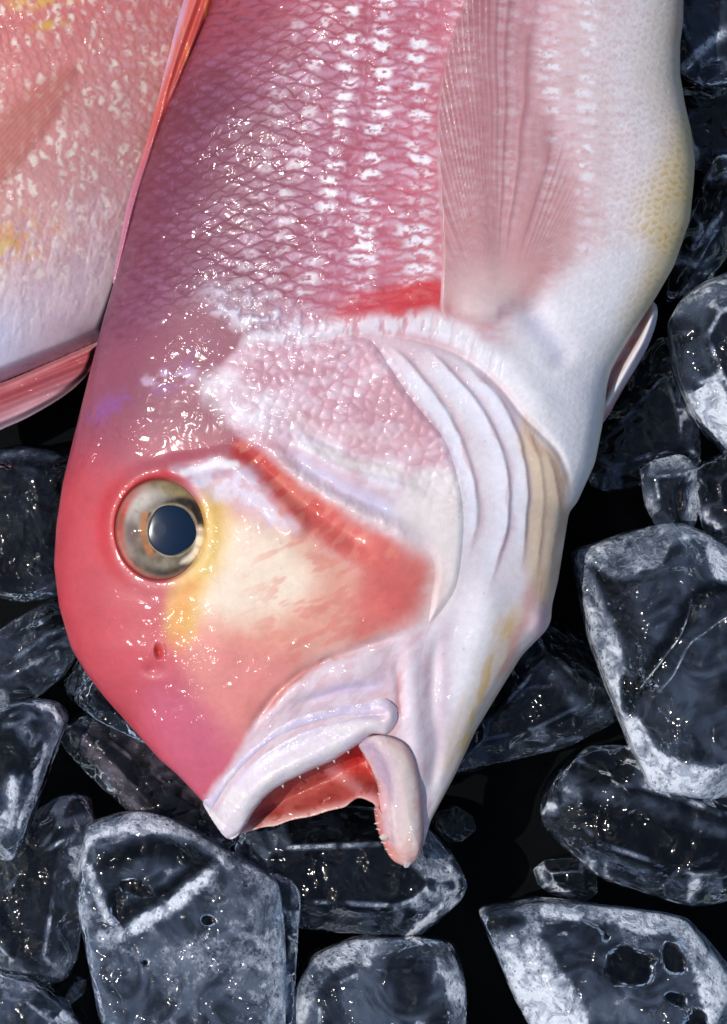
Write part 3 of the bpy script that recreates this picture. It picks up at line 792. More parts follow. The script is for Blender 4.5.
for xv in (283, 300, 318, 334, 348):
    yv = float(np.interp(xv, [256, 275, 304, 333, 358], [808, 788, 772, 759, 743]))
    z = float(lip_h(np.array([xv + 0.]), np.array([yv - 1.]), np.array([1.]))[0])
    V, F = cone(xv, yv - 1, z - 2, 1.0, random.uniform(2.5, 4), -2, 1.3)
    mesh_obj('tooth', V, F, TOOTH, ulip)

# eye
EX, EY, ERX, ERY = 161.0, 529.0, 44.5, 50.0
def plane_at(cx, cy, rad):
    xs = np.array([cx - rad, cx + rad, cx, cx]); ys = np.array([cy, cy, cy - rad, cy + rad])
    h = base_h(xs, ys); return h.mean(), (h[1] - h[0]) / (2 * rad), (h[3] - h[2]) / (2 * rad)
E0, EGX, EGY = plane_at(EX, EY, 60)
def eye_z(x, y):
    r = np.sqrt(((x - EX) / ERX) ** 2 + ((y - EY) / ERY) ** 2)
    return E0 + .3 * EGX * (x - EX) + .6 * EGY * (y - EY) - 3 + 12 * np.sqrt(np.clip(1.02 - np.clip(r, 0, 1.0) ** 2, 0, 1)) 
def eye_col(x, y):
    n = fbm(x, y, 12, 4, 90)
    px, py = x - 172.5, y - 530; rp = np.sqrt((px / 24.2) ** 2 + (py / 25.2) ** 2); ap = np.arctan2(py, px)
    r = np.sqrt(((x - EX) / ERX) ** 2 + ((y - EY) / ERY) ** 2); ae = np.arctan2(y - EY, x - EX)
    col = interp(n, [.3, .5, .7], [(84, 76, 66), (116, 106, 94), (146, 136, 122)])
    def towards(deg, w): return np.exp(-(np.angle(np.exp(1j * (ae - math.radians(deg)))) / math.radians(w)) ** 2)
    # broad silver sweep upper left with its highlight painted in, gold under the brow
    col = mix(col, towards(-125, 50) * np.exp(-((r - .72) / .2) ** 2), (196, 188, 180), .9)
    col = mix(col, towards(-65, 34) * np.exp(-((r - .84) / .14) ** 2), (156, 146, 100), .85)
    col = mix(col, pmask(x, y, [(166, 503), (182, 497), (198, 503), (207, 520), (205, 532), (197, 522), (190, 511), (176, 505)], 3), (26, 20, 18), .95)  # dark shade at the upper right, painted into the iris
    col = mix(col, pmask(x, y, [(197, 528), (206, 530), (203, 548), (191, 561), (180, 562), (193, 549)], 3), (238, 230, 210), .95)  # lit crescent at the lower right, painted bright
    col = mix(col, towards(165, 40) * np.exp(-((r - .66) / .12) ** 2), (104, 84, 86), .8)
    col = mix(col, smask(x, y, [(146, 516), (145, 535), (152, 553)], 4, 3), (176, 116, 70), .85)
    col = mix(col, smask(x, y, [(151, 514), (149, 532), (156, 550)], 1.8, 1.5), (52, 34, 28), .9)
    col = mix(col, towards(195, 42) * np.exp(-((r - .9) / .09) ** 2), (186, 52, 44), .9)
    col = mix(col, towards(95, 40) * np.exp(-((r - .7) / .1) ** 2), (150, 142, 126), .7)
    col = mix(col, towards(78, 26) * np.exp(-((r - .88) / .07) ** 2), (48, 40, 36), .85)
    col = mix(col, towards(130, 40) * smooth(.86, .96, r), (196, 112, 104), .7)
    col = mix(col, np.exp(-((rp - 1.03) / .03) ** 2), (196, 178, 140), .6)
    col = mix(col, np.exp(-((r - 1.0) / .035) ** 2), (150, 70, 54), .8)
    col = mix(col, smooth(.5, .7, fbm(np.degrees(ap) * .5, rp * 12, 6, 3, 91)), (110, 92, 64), .4)
    return col
th = np.linspace(0, 2 * np.pi, 96, endpoint=False); rr = np.concatenate([[1e-3], np.linspace(.03, 1.0, 60), [1.03, 1.05]])
ex = (EX + ERX * rr[:, None] * np.cos(th)[None]).ravel(); ey = (EY + ERY * rr[:, None] * np.sin(th)[None]).ravel()
ez = eye_z(ex, ey) - 10 * smooth(1.0, 1.05, np.repeat(rr, 96))
eye = mesh_obj('eye', np.stack([ex + 2.5, ey, ez], 1), grid_faces(len(rr), 96, True)[:, ::-1], EYE, fish, {'wet': np.ones(len(ex))}, eye_col(ex, ey) ** 1.25 * 1.35)
rp = np.concatenate([[1e-3], np.linspace(.05, 1.0, 24)])
wob = 1 + .03 * np.sin(3 * th + 1) + .02 * np.sin(5 * th)
pxx = (172.5 + 23.6 * rp[:, None] * (np.cos(th) * wob)[None]).ravel(); pyy = (530 + 24.6 * rp[:, None] * (np.sin(th) * wob)[None]).ravel()
pz = eye_z(pxx, pyy) + 1.0 * np.sqrt(np.clip(1 - np.repeat(rp, 96) ** 2, 0, 1)) + .3
mesh_obj('pupil', np.stack([pxx + 2.0, pyy, pz], 1), grid_faces(len(rp), 96, True)[:, ::-1], PUPIL, eye)

# pectoral fin lying on the flank
PEC = [(440, 322), (438, 290), (439, 258), (436, 211), (434, 170), (433, 130), (436, 96), (446, 52), (458, 18), (466, -20), (480, -60), (540, -60), (545, 0), (548, 60), (560, 120), (578, 170), (588, 205), (586, 240), (566, 275), (546, 300), (530, 318), (512, 330), (490, 338), (462, 336)]
PO = (492, 345)
def rays(x, y):
    a = np.arctan2(x - PO[0], PO[1] - y); rad = np.hypot(x - PO[0], y - PO[1])
    w = a * 27 + 2.6 * vnoise(a * 7 + 40, a * 0 + 3.5) + 2.2 * np.sin(a * 9 + 1) + .5 * (fbm(x, y, 60, 2, 160) - .5)
    f = np.abs((w - np.floor(w)) - .5) * 2
    fine = np.abs(((w * 2) - np.floor(w * 2)) - .5) * 2 * smooth(110, 200, rad)
    return f, fine, rad, a, np.floor(w)
def pec_h(x, y, sd):
    f, fine, rad, a, i = rays(x, y)
    lift = 6.5 * smooth(.1, -.15, a) * smooth(40, 130, rad)
    return height(x, y, False) - 1.5 + (2.5 + lift) * smooth(0, 4, sd) + (.4 + .7 * hash2(i, i * 0, 2)) * smooth(.45, 1, f) * smooth(70, 140, rad) * smooth(0, 6, sd) + 7 * blob(x, y, 482, 316, 36, 22)
def pec_col(x, y):
    f, fine, rad, a, i = rays(x, y)
    col = interp(rad, [0, 40, 90, 200, 400], [(230, 212, 212), (228, 200, 198), (220, 172, 170), (210, 158, 162), (202, 148, 154)])
    col = mix(col, smooth(.55, 1, f) * smooth(60, 130, rad) * (.4 + .6 * hash2(i, i * 0, 4)), (176, 108, 116), .55)
    col = mix(col, smooth(.6, 1, fine), (186, 116, 126), .3)
    col = mix(col, smooth(.35, .1, f) * smooth(60, 120, rad) * (hash2(i, i * 0) > .5), (224, 184, 190), .6)
    col = mix(col, smask(x, y, [(440, 322), (438, 270), (436, 211), (434, 150)], 3, 2.5), (230, 212, 222), .7)
    col = mix(col, blob(x, y, 540, 300, 30, 34, 40) * smooth(35, 60, rad), (212, 140, 140), .5)
    col = mix(col, smooth(90, -10, y) * smooth(520, 470, x), (168, 96, 112), .5)
    return col
def pec_op(x, y, sd):
    f, fine, rad, a, i = rays(x, y)
    o = .42 + .28 * smooth(.5, 1, f) * smooth(60, 120, rad) + .5 * smooth(120, 40, rad)
    o = o * (1 - smooth(75, 40, rad) * smooth(26, 4, sd))
    o = o * smooth(-.5, 3, sd) * (1 - .6 * smooth(.2, .55, a) * smooth(70, 160, rad)) * (1 - .45 * smooth(120, 20, y) * smooth(500, 545, x))
    return np.clip(o * (1 - smooth(34, 0, sd) * smooth(-.02, .2, a)), 0, 1)
patch('pectoral_fin', PEC, 1.2, pec_h, FIN, fish, pec_col, attrs={'wet': lambda x, y, sd: .5 + 0 * x, 'opacity': pec_op})

# dorsal fin folded down along the back
DORS = [(236, -90), (203, -40), (184, 0), (168, 59), (149, 134), (129, 198), (119, 248), (113, 280), (116, 282), (123, 262), (140, 204), (160, 140), (176, 104), (196, 58), (224, 0), (250, -60), (262, -90)]
def dor_z(x, y, sd): return 4 + 10 * smooth(0, 9, sd) + 2.0 * np.sin((x + .35 * y) * .55) * smooth(0, 5, sd) * smooth(260, 100, y)
def dor_col(x, y):
    l = left(y); q = x - l
    w = np.interp(y, [-90, 0, 59, 134, 198, 248, 280], [26, 30, 20, 11, 9, 5, 2]); s = np.clip(-q / w, -.5, 1.2)
    n = fbm(x * 1.5, y * .25, 9, 3, 95)
    col = interp(s + .25 * (n - .5), [-.4, 0, .35, .7, 1], [(120, 40, 44), (164, 58, 54), (206, 84, 74), (208, 108, 100), (196, 160, 190)])
    col = mix(col, smooth(110, 200, y), (176, 124, 156), .6)
    return mix(col, smooth(.58, .7, n) * smooth(140, 60, y), (222, 140, 70), .5)
patch('dorsal_fin', DORS, 1.1, dor_z, FIN, fish, dor_col, zbot=lambda x, y, sd: 3 - 6 * smooth(0, 6, sd), attrs={'wet': one, 'opacity': lambda x, y, sd: .96 + 0 * x})

# pelvic fin folded under the belly
PELV = [(656, 302), (658, 318), (651, 341), (640, 363), (626, 386), (606, 420), (594, 424), (590, 390), (600, 362), (622, 330), (640, 304)]
PB = [(604, 396), (620, 364), (636, 337), (650, 308)]; PW = [(608, 404), (627, 368), (643, 340), (655, 312)]; PP = [(602, 420), (620, 396), (636, 370), (646, 350)]
def pel_z(x, y, sd):
    return -18 + 9 * smooth(0, 8, sd) - 5 * gline(x, y, PB, 4, 0) + 7 * gline(x, y, PW, 5, 0) - 3 * gline(x, y, PP, 3, 0)
def pel_col(x, y):
    col = np.tile(lin((210, 198, 206)), (len(x), 1)); n = fbm(x + y, (x - y) * .3, 8, 3, 97)
    col = mix(col, gline(x, y, PB, 5, 0), (164, 88, 66), .9)  # red-brown shadow line beside the belly, painted onto the fin
    col = mix(col, gline(x, y, PW, 4.5, 0), (236, 230, 230), .9)
    col = mix(col, gline(x, y, PP, 3.5, 0) * smooth(345, 400, y), (200, 124, 114), .8)
    return mix(col, smooth(.55, .7, n), (196, 170, 178), .5)
patch('pelvic_fin', PELV, 1.2, pel_z, FLESH, fish, pel_col, zbot=lambda x, y, sd: -18 - 6 * smooth(0, 8, sd), attrs={'wet': lambda x, y, sd: .5 + 0 * x})

# ------------------------------------------------------------------ the second fish
fish2 = empty('tilefish', 70, 150, -70)
tag(fish2, 'paler pink and orange fish at the left, cut off behind the large fish', 'fish', 'whole raw fish on the ice')
B2 = [(-150, -120), (262, -120), (236, -60), (222, -10), (200, 60), (178, 120), (150, 210), (124, 286), (108, 326), (94, 341), (50, 360), (0, 380), (-80, 412), (-150, 430)]
B2R, B2L = crom(B2[1:10], False), crom(B2[9:], False)
def b2_base(x, y, sd):
    d1 = seg_dist(x, y, B2R, False)[0]; d2 = seg_dist(x, y, B2L, False)[0]; k = 24.0
    m = np.minimum(d1, d2); soft = m - k * np.log(np.exp(-(d1 - m) / k) + np.exp(-(d2 - m) / k)) + k * .69
    e = np.clip(np.minimum(sd * 1.6, soft), 0, None) if False else np.clip(soft * smooth(0, 14, sd), 0, None)
    return -66 + 100 * np.sqrt(np.clip(1 - (1 - np.clip(e / 210, 0, 1)) ** 2, 0, 1))
def skin2(x, y, want='all'):
    n1 = fbm(x, y, 26, 4, 101); n2 = fbm(x, y, 8, 3, 102); n3 = fbm(x, y, 50, 3, 105)
    # across: towards the belly edge (lower right)
    q = (y - 381) + .42 * x          # 0 on the lower edge, negative inwards
    q = q + 30 * (n3 - .5)
    col = interp(q, [-420, -330, -250, -170, -110, -60, -20, 0],
                 [(200, 104, 104), (206, 120, 116), (208, 138, 132), (208, 152, 148), (206, 162, 164), (208, 186, 196), (204, 182, 192), (176, 130, 146)])
    a = math.radians(-52)
    u = x * math.cos(a) + y * math.sin(a); v = -x * math.sin(a) + y * math.cos(a)
    u = u + 9 * (fbm(x, y, 40, 2, 111) - .5) + 6 * (fbm(x, y, 10, 2, 115) - .5); v = v + 9 * (fbm(x, y, 40, 2, 112) - .5) + 6 * (fbm(x, y, 10, 2, 116) - .5)
    ramp, d, lv, iv, iu = scale_pattern(u, v, 19, 11.5, .4)
    brk = smooth(.3, .62, fbm(x, y, 8, 3, 114))
    rnd = hash2(iv, iu, 3)
    amp = smooth(0, -120, q)
    col = mix(col, np.exp(-((d - 10) / 3.4) ** 2) * (.35 + .65 * rnd) * (1 - .8 * brk) * (.25 + .75 * amp), (200, 100, 96), .3)
    col = mix(col, np.exp(-((d - 6) / 3) ** 2) * (.3 + .7 * rnd) * brk * smooth(40, 130, x + .1 * y), (216, 176, 186), .6)
    va = v / 15 + .5 * (np.floor(u / 11) % 2); ia = np.floor(va); la = va - ia - .5 + .3 * (hash2(ia, np.floor(u / 11), 4) - .5)
    ua = u / 11; ja = np.floor(ua); pa = ua - ja - .5
    sz = .75 + .6 * hash2(ia, ja, 5)
    spot = np.exp(-((la + .5 * pa) / (.30 * sz)) ** 4) * np.exp(-(pa / (.44 * sz)) ** 4) * smooth(.4, .58, fbm(x, y, 5, 3, 113)) * smooth(.2, .5, hash2(ia, ja, 6))
    where = smooth(-50, -95, q) * (.45 + .55 * smooth(.35, .55, n3))
    col = mix(col, spot * where, (240, 228, 214), .8)
    # lower belly: fine vertical streaks
    stk = smooth(.45, .62, fbm(x + .2 * y, y * .3, 6, 3, 121))
    col = mix(col, stk * smooth(-170, -110, q) * smooth(-10, -50, q), (224, 200, 204), .6)
    col = mix(col, blob(x, y, -8, 345, 40, 42), (204, 206, 228), .8)
    for cx, cy, rx, ry, c in ((45, 2, 34, 9, (226, 184, 84)), (52, 28, 16, 5, (214, 170, 70)), (22, 238, 36, 22, (222, 160, 100)), (5, 250, 10, 8, (226, 196, 120))):
        col = mix(col, blob(x, y, cx, cy, rx, ry, -10) * smooth(.3, .6, n2), c, .85)
    col = col * (.9 + .2 * n1[:, None])
    if want == 'col': return col
    return col, 0.7 * ramp * smooth(0, 3, d) * (.1 + .9 * amp) + 0.5 * (stk - .5) * smooth(-170, -110, q) * smooth(-10, -50, q)
patch('body', B2, 1.2, lambda x, y, sd: b2_base(x, y, sd) + skin2(x, y)[1] * smooth(0, 10, sd) + 3 * (fbm(x, y, 90, 2, 130) - .5), SKIN, fish2,
      lambda x, y: skin2(x, y, 'col'), zbot=lambda x, y, sd: -68 - 45 * np.sqrt(np.clip(1 - (1 - np.clip(sd / 120, 0, 1)) ** 2, 0, 1)),
      attrs={'wet': lambda x, y, sd: .3 + .5 * fbm(x, y, 50, 3, 131)})
P2 = [(-60, 200), (-20, 140), (10, 104), (44, 74), (72, 62), (86, 72), (72, 106), (52, 140), (24, 176), (-10, 215), (-60, 262)]
def p2_col(x, y):
    w = (x * .74 + y * .67) / 4.2 + 1.2 * (fbm(x, y, 40, 2, 150) - .5); f = np.abs(w - np.floor(w) - .5) * 2
    return mix(np.tile(lin((216, 138, 124)), (len(x), 1)), smooth(.4, 1, f), (190, 106, 96), .5)
B2C = crom(B2)
def sd2(x, y):
    d = seg_dist(x, y, B2C, True)[0]; return np.where(inside(x, y, B2C), d, 0)
patch('pectoral_fin', P2, 1.2, lambda x, y, sd: b2_base(x, y, sd2(x, y)) + .6 + 1.6 * smooth(0, 14, sd), FIN, fish2, p2_col,
      attrs={'wet': one, 'opacity': lambda x, y, sd: .55 * smooth(0, 15, sd)})
V2 = [(100, 338), (94, 348), (86, 370), (64, 392), (28, 414), (0, 427), (-60, 452), (-60, 400), (0, 380), (50, 359)]
def v2_z(x, y, sd): return -64 + 12 * smooth(0, 7, sd) + 6 * gline(x, y, [(96, 341), (50, 362), (0, 384), (-60, 408)], 5, 0) + 1.5 * np.sin((x * .4 + y) * .5) * smooth(0, 6, sd)
def v2_col(x, y):
    q = y - 381 + .42 * x; n = fbm(x * .4 + y, (x * .9 - y * .4) * .25, 7, 3, 140)
    col = interp(q + 8 * (n - .5), [-6, 2, 10, 20, 30, 42, 50], [(214, 166, 176), (206, 130, 134), (176, 80, 86), (164, 82, 90), (186, 124, 132), (206, 166, 176), (214, 190, 200)])
    return col
patch('pelvic_fin', V2, 1.2, v2_z, FLESH, fish2, v2_col, zbot=lambda x, y, sd: -66 - 5 * smooth(0, 7, sd), attrs={'wet': lambda x, y, sd: .5 + 0 * x})

# ------------------------------------------------------------------ ice
def cube_sphere(n):
    g = np.tan(np.linspace(-1, 1, n) * math.pi / 4)
    A, B = np.meshgrid(g, g, indexing='ij'); o = np.ones_like(A)
    VV = []; FF = []
    for k, (a, b, c) in enumerate(((A, B, o), (B, A, -o), (o, A, B), (-o, B, A), (B, o, A), (A, -o, B))):
        VV.append(np.stack([a, b, c], -1).reshape(-1, 3)); FF.append(grid_faces(n, n) + k * n * n)
    V = np.concatenate(VV); V /= np.linalg.norm(V, axis=1)[:, None]; F = np.concatenate(FF)
    key = np.round(V * 1e5).astype(np.int64)
    _, first, inv = np.unique(key, axis=0, return_index=True, return_inverse=True)
    return V[first], inv.reshape(-1)[F]

def noise3(p, s, octv=3, seed=0):
    return (fbm(p[:, 0] + 1.7 * p[:, 2], p[:, 1] - 1.3 * p[:, 2], s, octv, seed) + fbm(p[:, 1] + .9 * p[:, 2], p[:, 2] + .8 * p[:, 0] + 31, s, octv, seed + 1)) / 2

GROUND = -190.0
SPH = {n: cube_sphere(n) for n in (40, 64, 96)}
def ice(label, pts, z, hz, bevel=26, tilt=(0, 0), frost=.35, clear=.05, window=None, strokes=(), holes=(), pits=.4, tint=0.0, edge=.85, rough=1.0, power=14, res=64, seed=0, group='ice chunks scattered round the fish', drop=None):
    """an irregular melted ice block: planes traced round its outline, cut by sloping shoulders and a top"""
    poly = np.array(pts, float); c = poly.mean(0); poly = c + (poly - c) * 1.035
    D, F = SPH[res]; rs = np.random.default_rng(100 + seed)
    planes = []
    n = len(poly)
    area = sum(poly[i][0] * poly[(i + 1) % n][1] - poly[(i + 1) % n][0] * poly[i][1] for i in range(n))
    for i in range(n):
        a, b = poly[i], poly[(i + 1) % n]; e = b - a; L = np.hypot(*e)
        if L < 3: continue
        nn = np.array([e[1], -e[0]]) / L * (1 if area > 0 else -1)
        d = float(nn @ (a - c))
        if d < 5: d = 5
        planes.append((nn[0], nn[1], rs.uniform(-.12, .1), d))
        bv = bevel * rs.uniform(.7, 1.3); k = .75                    # sloping shoulder, top and foot
        # shoulder passes the top height at inset bv
        v = np.array([nn[0] * k, nn[1] * k, 1.0]); ln = np.linalg.norm(v)
        dd = ((d - bv) * k + hz) / ln
        planes.append((*(v / ln), dd))
        v = np.array([nn[0], nn[1], -.8]); ln = np.linalg.norm(v)
        planes.append((*(v / ln), ((d - bv * .6) + .8 * hz) / ln))
    v = np.array([tilt[0], tilt[1], 1.0]); ln = np.linalg.norm(v); planes.append((*(v / ln), hz / ln))
    planes.append((0, 0, -1, hz))
    sz = math.sqrt(abs(area) / 2)
    for _ in range(7):                                                # chipped corners
        v = rs.normal(size=3); v[2] = abs(v[2]) * .9 + .7; v /= np.linalg.norm(v)
        ext = np.sqrt((v[0] * sz * .52) ** 2 + (v[1] * sz * .52) ** 2) * 1.15 + v[2] * hz
        planes.append((*v, ext * rs.uniform(.86, 1.05)))
    P = np.array(planes); q = np.maximum(0, D @ P[:, :3].T / P[None, :, 3])
    power = power * 2.2
    r = 1 / np.power((q ** power).sum(1), 1 / power) * 1.03
    qs = np.partition(q, -2, axis=1); ratio = qs[:, -2] / qs[:, -1]
    facet = q.argmax(1); ffr = rs.uniform(.25, 1.0, len(planes))
    v = D * r[:, None]
    size = math.sqrt(abs(area) / 2)
    v = v * (1 + rough * (.08 * (noise3(v + seed * 31, size * .5, 3, seed) - .5) + .035 * (noise3(v + seed * 57, size * .16, 3, seed + 3) - .5)))[:, None]
    X = v[:, 0] + c[0]; Y = v[:, 1] + c[1]; Z = v[:, 2] + z
    top = smooth(.0, .35, D[:, 2])
    # frost: on the sloping shoulders, clear on the top face
    if window is not None:
        wq = pmask(X + 8 * (fbm(X, Y, 14, 3, seed) - .5), Y + 8 * (fbm(X, Y, 14, 3, seed + 5) - .5), window, 4)
    else:
        flat = np.power(np.clip(q[:, -9] * r, 0, 1), 10); wq = smooth(.3, .8, flat)
    fr = frost * (1 - wq) + clear * wq
    if window is None: fr = fr * ffr[facet] * 1.25
    broken = smooth(.38, .55, fbm(X, Y, 18, 3, seed + 11))
    fr = np.maximum(fr, edge * smooth(.945, .99, ratio) * (.35 + .65 * broken) * smooth(-.1, .25, D[:, 2]))  # facet edges whitened: worn frost plus bright edge refraction painted as frost
    cloud = fbm(X + 30 * fbm(X, Y, 40, 3, seed + 7), Y + 30 * fbm(X, Y, 40, 3, seed + 8), 42, 4, seed + 9)
    fr = np.clip(fr * np.where(fr > .6, .8 + .4 * smooth(.3, .7, cloud), .6 + .8 * smooth(.3, .7, cloud)), 0, 1.25)
    bump = np.zeros_like(fr)
    for (pl, w, val, raise_) in strokes:
        thin = w < 1.6; wob = 2 if thin else 9
        m_ = smask(X + wob * (fbm(X, Y, 16, 3, seed + 21) - .5), Y + wob * (fbm(X, Y, 16, 3, seed + 22) - .5), pl, w * (.85 if thin else .9), w * (.7 if thin else .75), .3) * top
        m_ = m_ * (.62 + .38 * smooth(.32, .6, fbm(X, Y, 13, 4, seed + 23))) if val > .2 else m_; val = val * (1.1 if thin else 1.4); fr = fr * (1 - m_) + val * m_; bump += raise_ * m_
    for (hx, hy, rx, ry, rot) in holes:
        cc, ss = math.cos(math.radians(rot)), math.sin(math.radians(rot)); dx = X - hx + .35 * rx * 2 * (fbm(X, Y, 15, 3, seed + 31) - .5); dy = Y - hy + .35 * ry * 2 * (fbm(X, Y, 15, 3, seed + 32) - .5)
        rad = np.sqrt(((dx * cc + dy * ss) / rx) ** 2 + ((-dx * ss + dy * cc) / ry) ** 2)
        fr = fr * smooth(.85, 1.0, rad) * top + fr * (1 - top)
        fr = np.maximum(fr, 1.15 * np.exp(-((rad - 1.04) / .06) ** 2) * top * (.5 + .5 * smooth(.35, .6, fbm(X, Y, 12, 3, seed + 33))))
        bump -= 4 * (1 - smooth(.7, 1.05, rad)) * top
    Z = Z + bump
    fr = np.clip(fr, 0, 1.4) * smooth(-.3, .0, D[:, 2])
    o = mesh_obj('ice_chunk', np.stack([v[:, 0] + CX, v[:, 1] + CY, Z - z], 1), F[:, ::-1], ICE, None,
                 {'frost': fr, 'pits': np.full(len(v), pits), 'tint': np.full(len(v), tint)})
    o.location = ((c[0] - CX) * S, (CY - c[1]) * S, z * S)
    tag(o, label, 'ice', group)
    return o

ice('large squarish ice chunk with a frosted rim and clear dark face right of the gills',
    [(568, 572), (580, 557), (640, 536), (675, 528), (706, 531), (724, 548), (790, 580), (800, 700), (780, 800), (727, 798), (640, 781), (627, 765), (613, 730), (600, 662), (584, 612)],
    -70, 62, bevel=40, frost=1.0, clear=.42, edge=.3, tilt=(.03, .05), pits=1.0, res=96, seed=1, rough=.6, power=22,
    window=[(592, 566), (612, 578), (640, 575), (662, 566), (678, 544), (704, 540), (716, 580), (760, 620), (770, 740), (722, 766), (690, 763), (662, 750), (646, 728), (634, 690), (622, 640), (608, 606)],
    strokes=[([(640, 690), (656, 664), (672, 640), (690, 612), (704, 592), (727, 588)], 9, .0, -2), ([(642, 688), (660, 664), (678, 640), (690, 612), (692, 600)], 1.3, 1.0, 1),
             ([(660, 692), (676, 672), (690, 645), (706, 632), (730, 616)], 1.3, 1.0, 1), ([(628, 680), (632, 712)], 7, .0, -2)])
ice('rounded pale ice chunk with a thick frosted edge at the right edge below the belly',
    [(672, 330), (690, 297), (712, 282), (745, 268), (800, 300), (800, 440), (745, 458), (722, 441), (701, 416), (690, 396), (679, 365)],
    -62, 58, bevel=34, frost=1.0, clear=.5, pits=.7, seed=2, power=18, strokes=[([(700, 330), (696, 352), (706, 372)], 7, .25, -3)])
ice('small jagged frosty ice sliver between the two large chunks at the right',
    [(648, 470), (660, 458), (690, 455), (712, 470), (708, 492), (702, 524), (684, 532), (664, 526), (654, 508)], -118, 40, bevel=16, frost=.72, clear=.5, pits=1, res=40, seed=3,
    strokes=[([(690, 478), (682, 505), (690, 530)], 5, .1, -3)])
ice('dark clear ice chunk with sparkling wet corner at the right edge above the squarish chunk',
    [(700, 470), (730, 452), (790, 460), (800, 540), (740, 556), (716, 538), (704, 505)], -120, 50, bevel=20, frost=.22, clear=.02, pits=1.0, res=40, seed=4)
ice('dim murky ice chunk in the shadow beside the pale belly fin',
    [(586, 420), (614, 390), (650, 335), (684, 345), (704, 400), (706, 462), (650, 482), (604, 486), (580, 462)], -135, 48, bevel=24, frost=.40, clear=.30, pits=.6, seed=5)
ice('frosty ice chunk in the top right corner beside the tail end of the belly',
    [(668, -30), (700, -60), (780, -50), (790, 30), (745, 70), (705, 76), (680, 62), (664, 20)], -118, 60, bevel=30, frost=.55, clear=.28, pits=.8, seed=6,
    strokes=[([(690, 62), (712, 40), (740, 20)], 8, .75, 2)])
ice('black-hearted ice chunk with a cloudy streak at the right edge beside the belly curve',
    [(668, 120), (688, 82), (740, 78), (800, 100), (800, 165), (740, 168), (700, 158), (676, 150)], -138, 45, bevel=22, frost=.25, clear=.05, pits=.6, seed=7, strokes=[([(684, 72), (704, 72), (722, 78)], 5, .5, 1)])
ice('knobbly ice chunk with branching white veins at the right edge beside the yellowish belly',
    [(664, 290), (684, 240), (694, 176), (706, 154), (740, 150), (790, 190), (790, 260), (735, 280), (704, 290), (684, 318)], -120, 58, bevel=28, frost=.42, clear=.25, pits=.8, seed=8,
    strokes=[([(700, 165), (718, 172), (740, 168)], 8, .7, 2), ([(696, 205), (706, 225), (698, 245), (712, 232), (727, 210)], 4, .8, 2)])
ice('grey ice chunk with dark oval holes at the bottom right',
    [(470, 936), (488, 918), (545, 907), (600, 912), (662, 920), (692, 927), (708, 948), (742, 985), (770, 1030), (750, 1090), (560, 1090), (532, 1024), (500, 984)],
    -72, 66, bevel=30, frost=.95, clear=.56, edge=.5, pits=.8, res=96, seed=9, rough=.7, power=18, tilt=(.05, -.05),
    window=[(540, 930), (580, 922), (640, 936), (672, 940), (694, 975), (700, 1060), (610, 1060), (580, 1000), (556, 958)],
    holes=[(630, 967, 26, 20, 5), (675, 962, 12, 20, -35), (675, 1000, 14, 9, 20), (697, 1028, 16, 18, 0), (607, 939, 5, 5, 0)],
    strokes=[([(544, 911), (566, 913), (580, 918)], 5, 1.0, 1), ([(484, 930), (500, 925), (515, 922)], 10, .1, 0), ([(520, 970), (545, 1000), (570, 1030)], 20, .95, 0)])  # the widest stroke is a bright reflection painted as frost
ice('wide dark transparent ice chunk below the squarish frosted chunk',
    [(548, 812), (560, 782), (590, 755), (640, 754), (700, 775), (780, 800), (800, 880), (735, 904), (680, 912), (630, 906), (606, 884), (570, 872), (550, 845)],
    -112, 60, bevel=30, frost=.30, clear=.05, pits=.6, seed=10, res=96,
    strokes=[([(566, 782), (600, 796), (650, 806), (727, 836)], 9, .42, 2), ([(608, 868), (616, 892), (660, 908)], 7, .62, 1), ([(660, 893), (690, 872), (720, 858)], 3, .5, 2), ([(585, 852), (620, 866), (645, 884)], 3, .6, 2)])
ice('small rounded ice lump with a white crescent left of the wide transparent chunk',
    [(540, 880), (552, 870), (580, 868), (602, 876), (604, 900), (588, 911), (560, 904), (544, 892)], -150, 30, bevel=12, frost=.3, clear=.12, pits=.2, res=40, seed=11, strokes=[([(544, 880), (554, 895), (578, 906)], 5, .85, 2)])
ice('smoky veined ice chunk half hidden under the throat of the large fish',
    [(450, 782), (458, 740), (500, 680), (548, 628), (590, 640), (616, 690), (626, 742), (590, 750), (540, 764), (500, 784), (466, 790)], -132, 54, bevel=26, frost=.36, clear=.24, pits=.5, seed=12, res=96,
    strokes=[([(528, 660), (556, 680), (590, 712), (612, 720)], 7, .5, 1), ([(540, 756), (566, 746), (586, 742)], 3, .6, 1), ([(520, 700), (530, 690), (555, 690)], 2.5, .5, 1)])
ice('clear dark ice chunk with a bright lower corner under the open mouth',
    [(236, 872), (250, 832), (290, 814), (350, 812), (410, 822), (436, 846), (456, 868), (463, 892), (452, 914), (428, 936), (408, 944), (350, 940), (280, 936), (246, 910)],
    -104, 58, bevel=30, frost=.38, clear=.14, pits=.25, seed=13, res=96,
    strokes=[([(404, 942), (424, 928), (444, 910)], 6, .95, 1), ([(448, 905), (458, 890), (452, 872)], 4, .75, 1), ([(252, 838), (262, 860), (256, 884)], 8, .5, 1)])
ice('grey pitted ice chunk at the bottom centre below the clear dark one',
    [(286, 1010), (316, 962), (358, 945), (420, 944), (450, 951), (460, 974), (458, 1080), (290, 1080)], -84, 60, bevel=28, frost=.85, clear=.48, pits=1.0, seed=14, res=96,
    window=[(322, 990), (350, 968), (400, 960), (438, 972), (440, 1060), (310, 1060)])
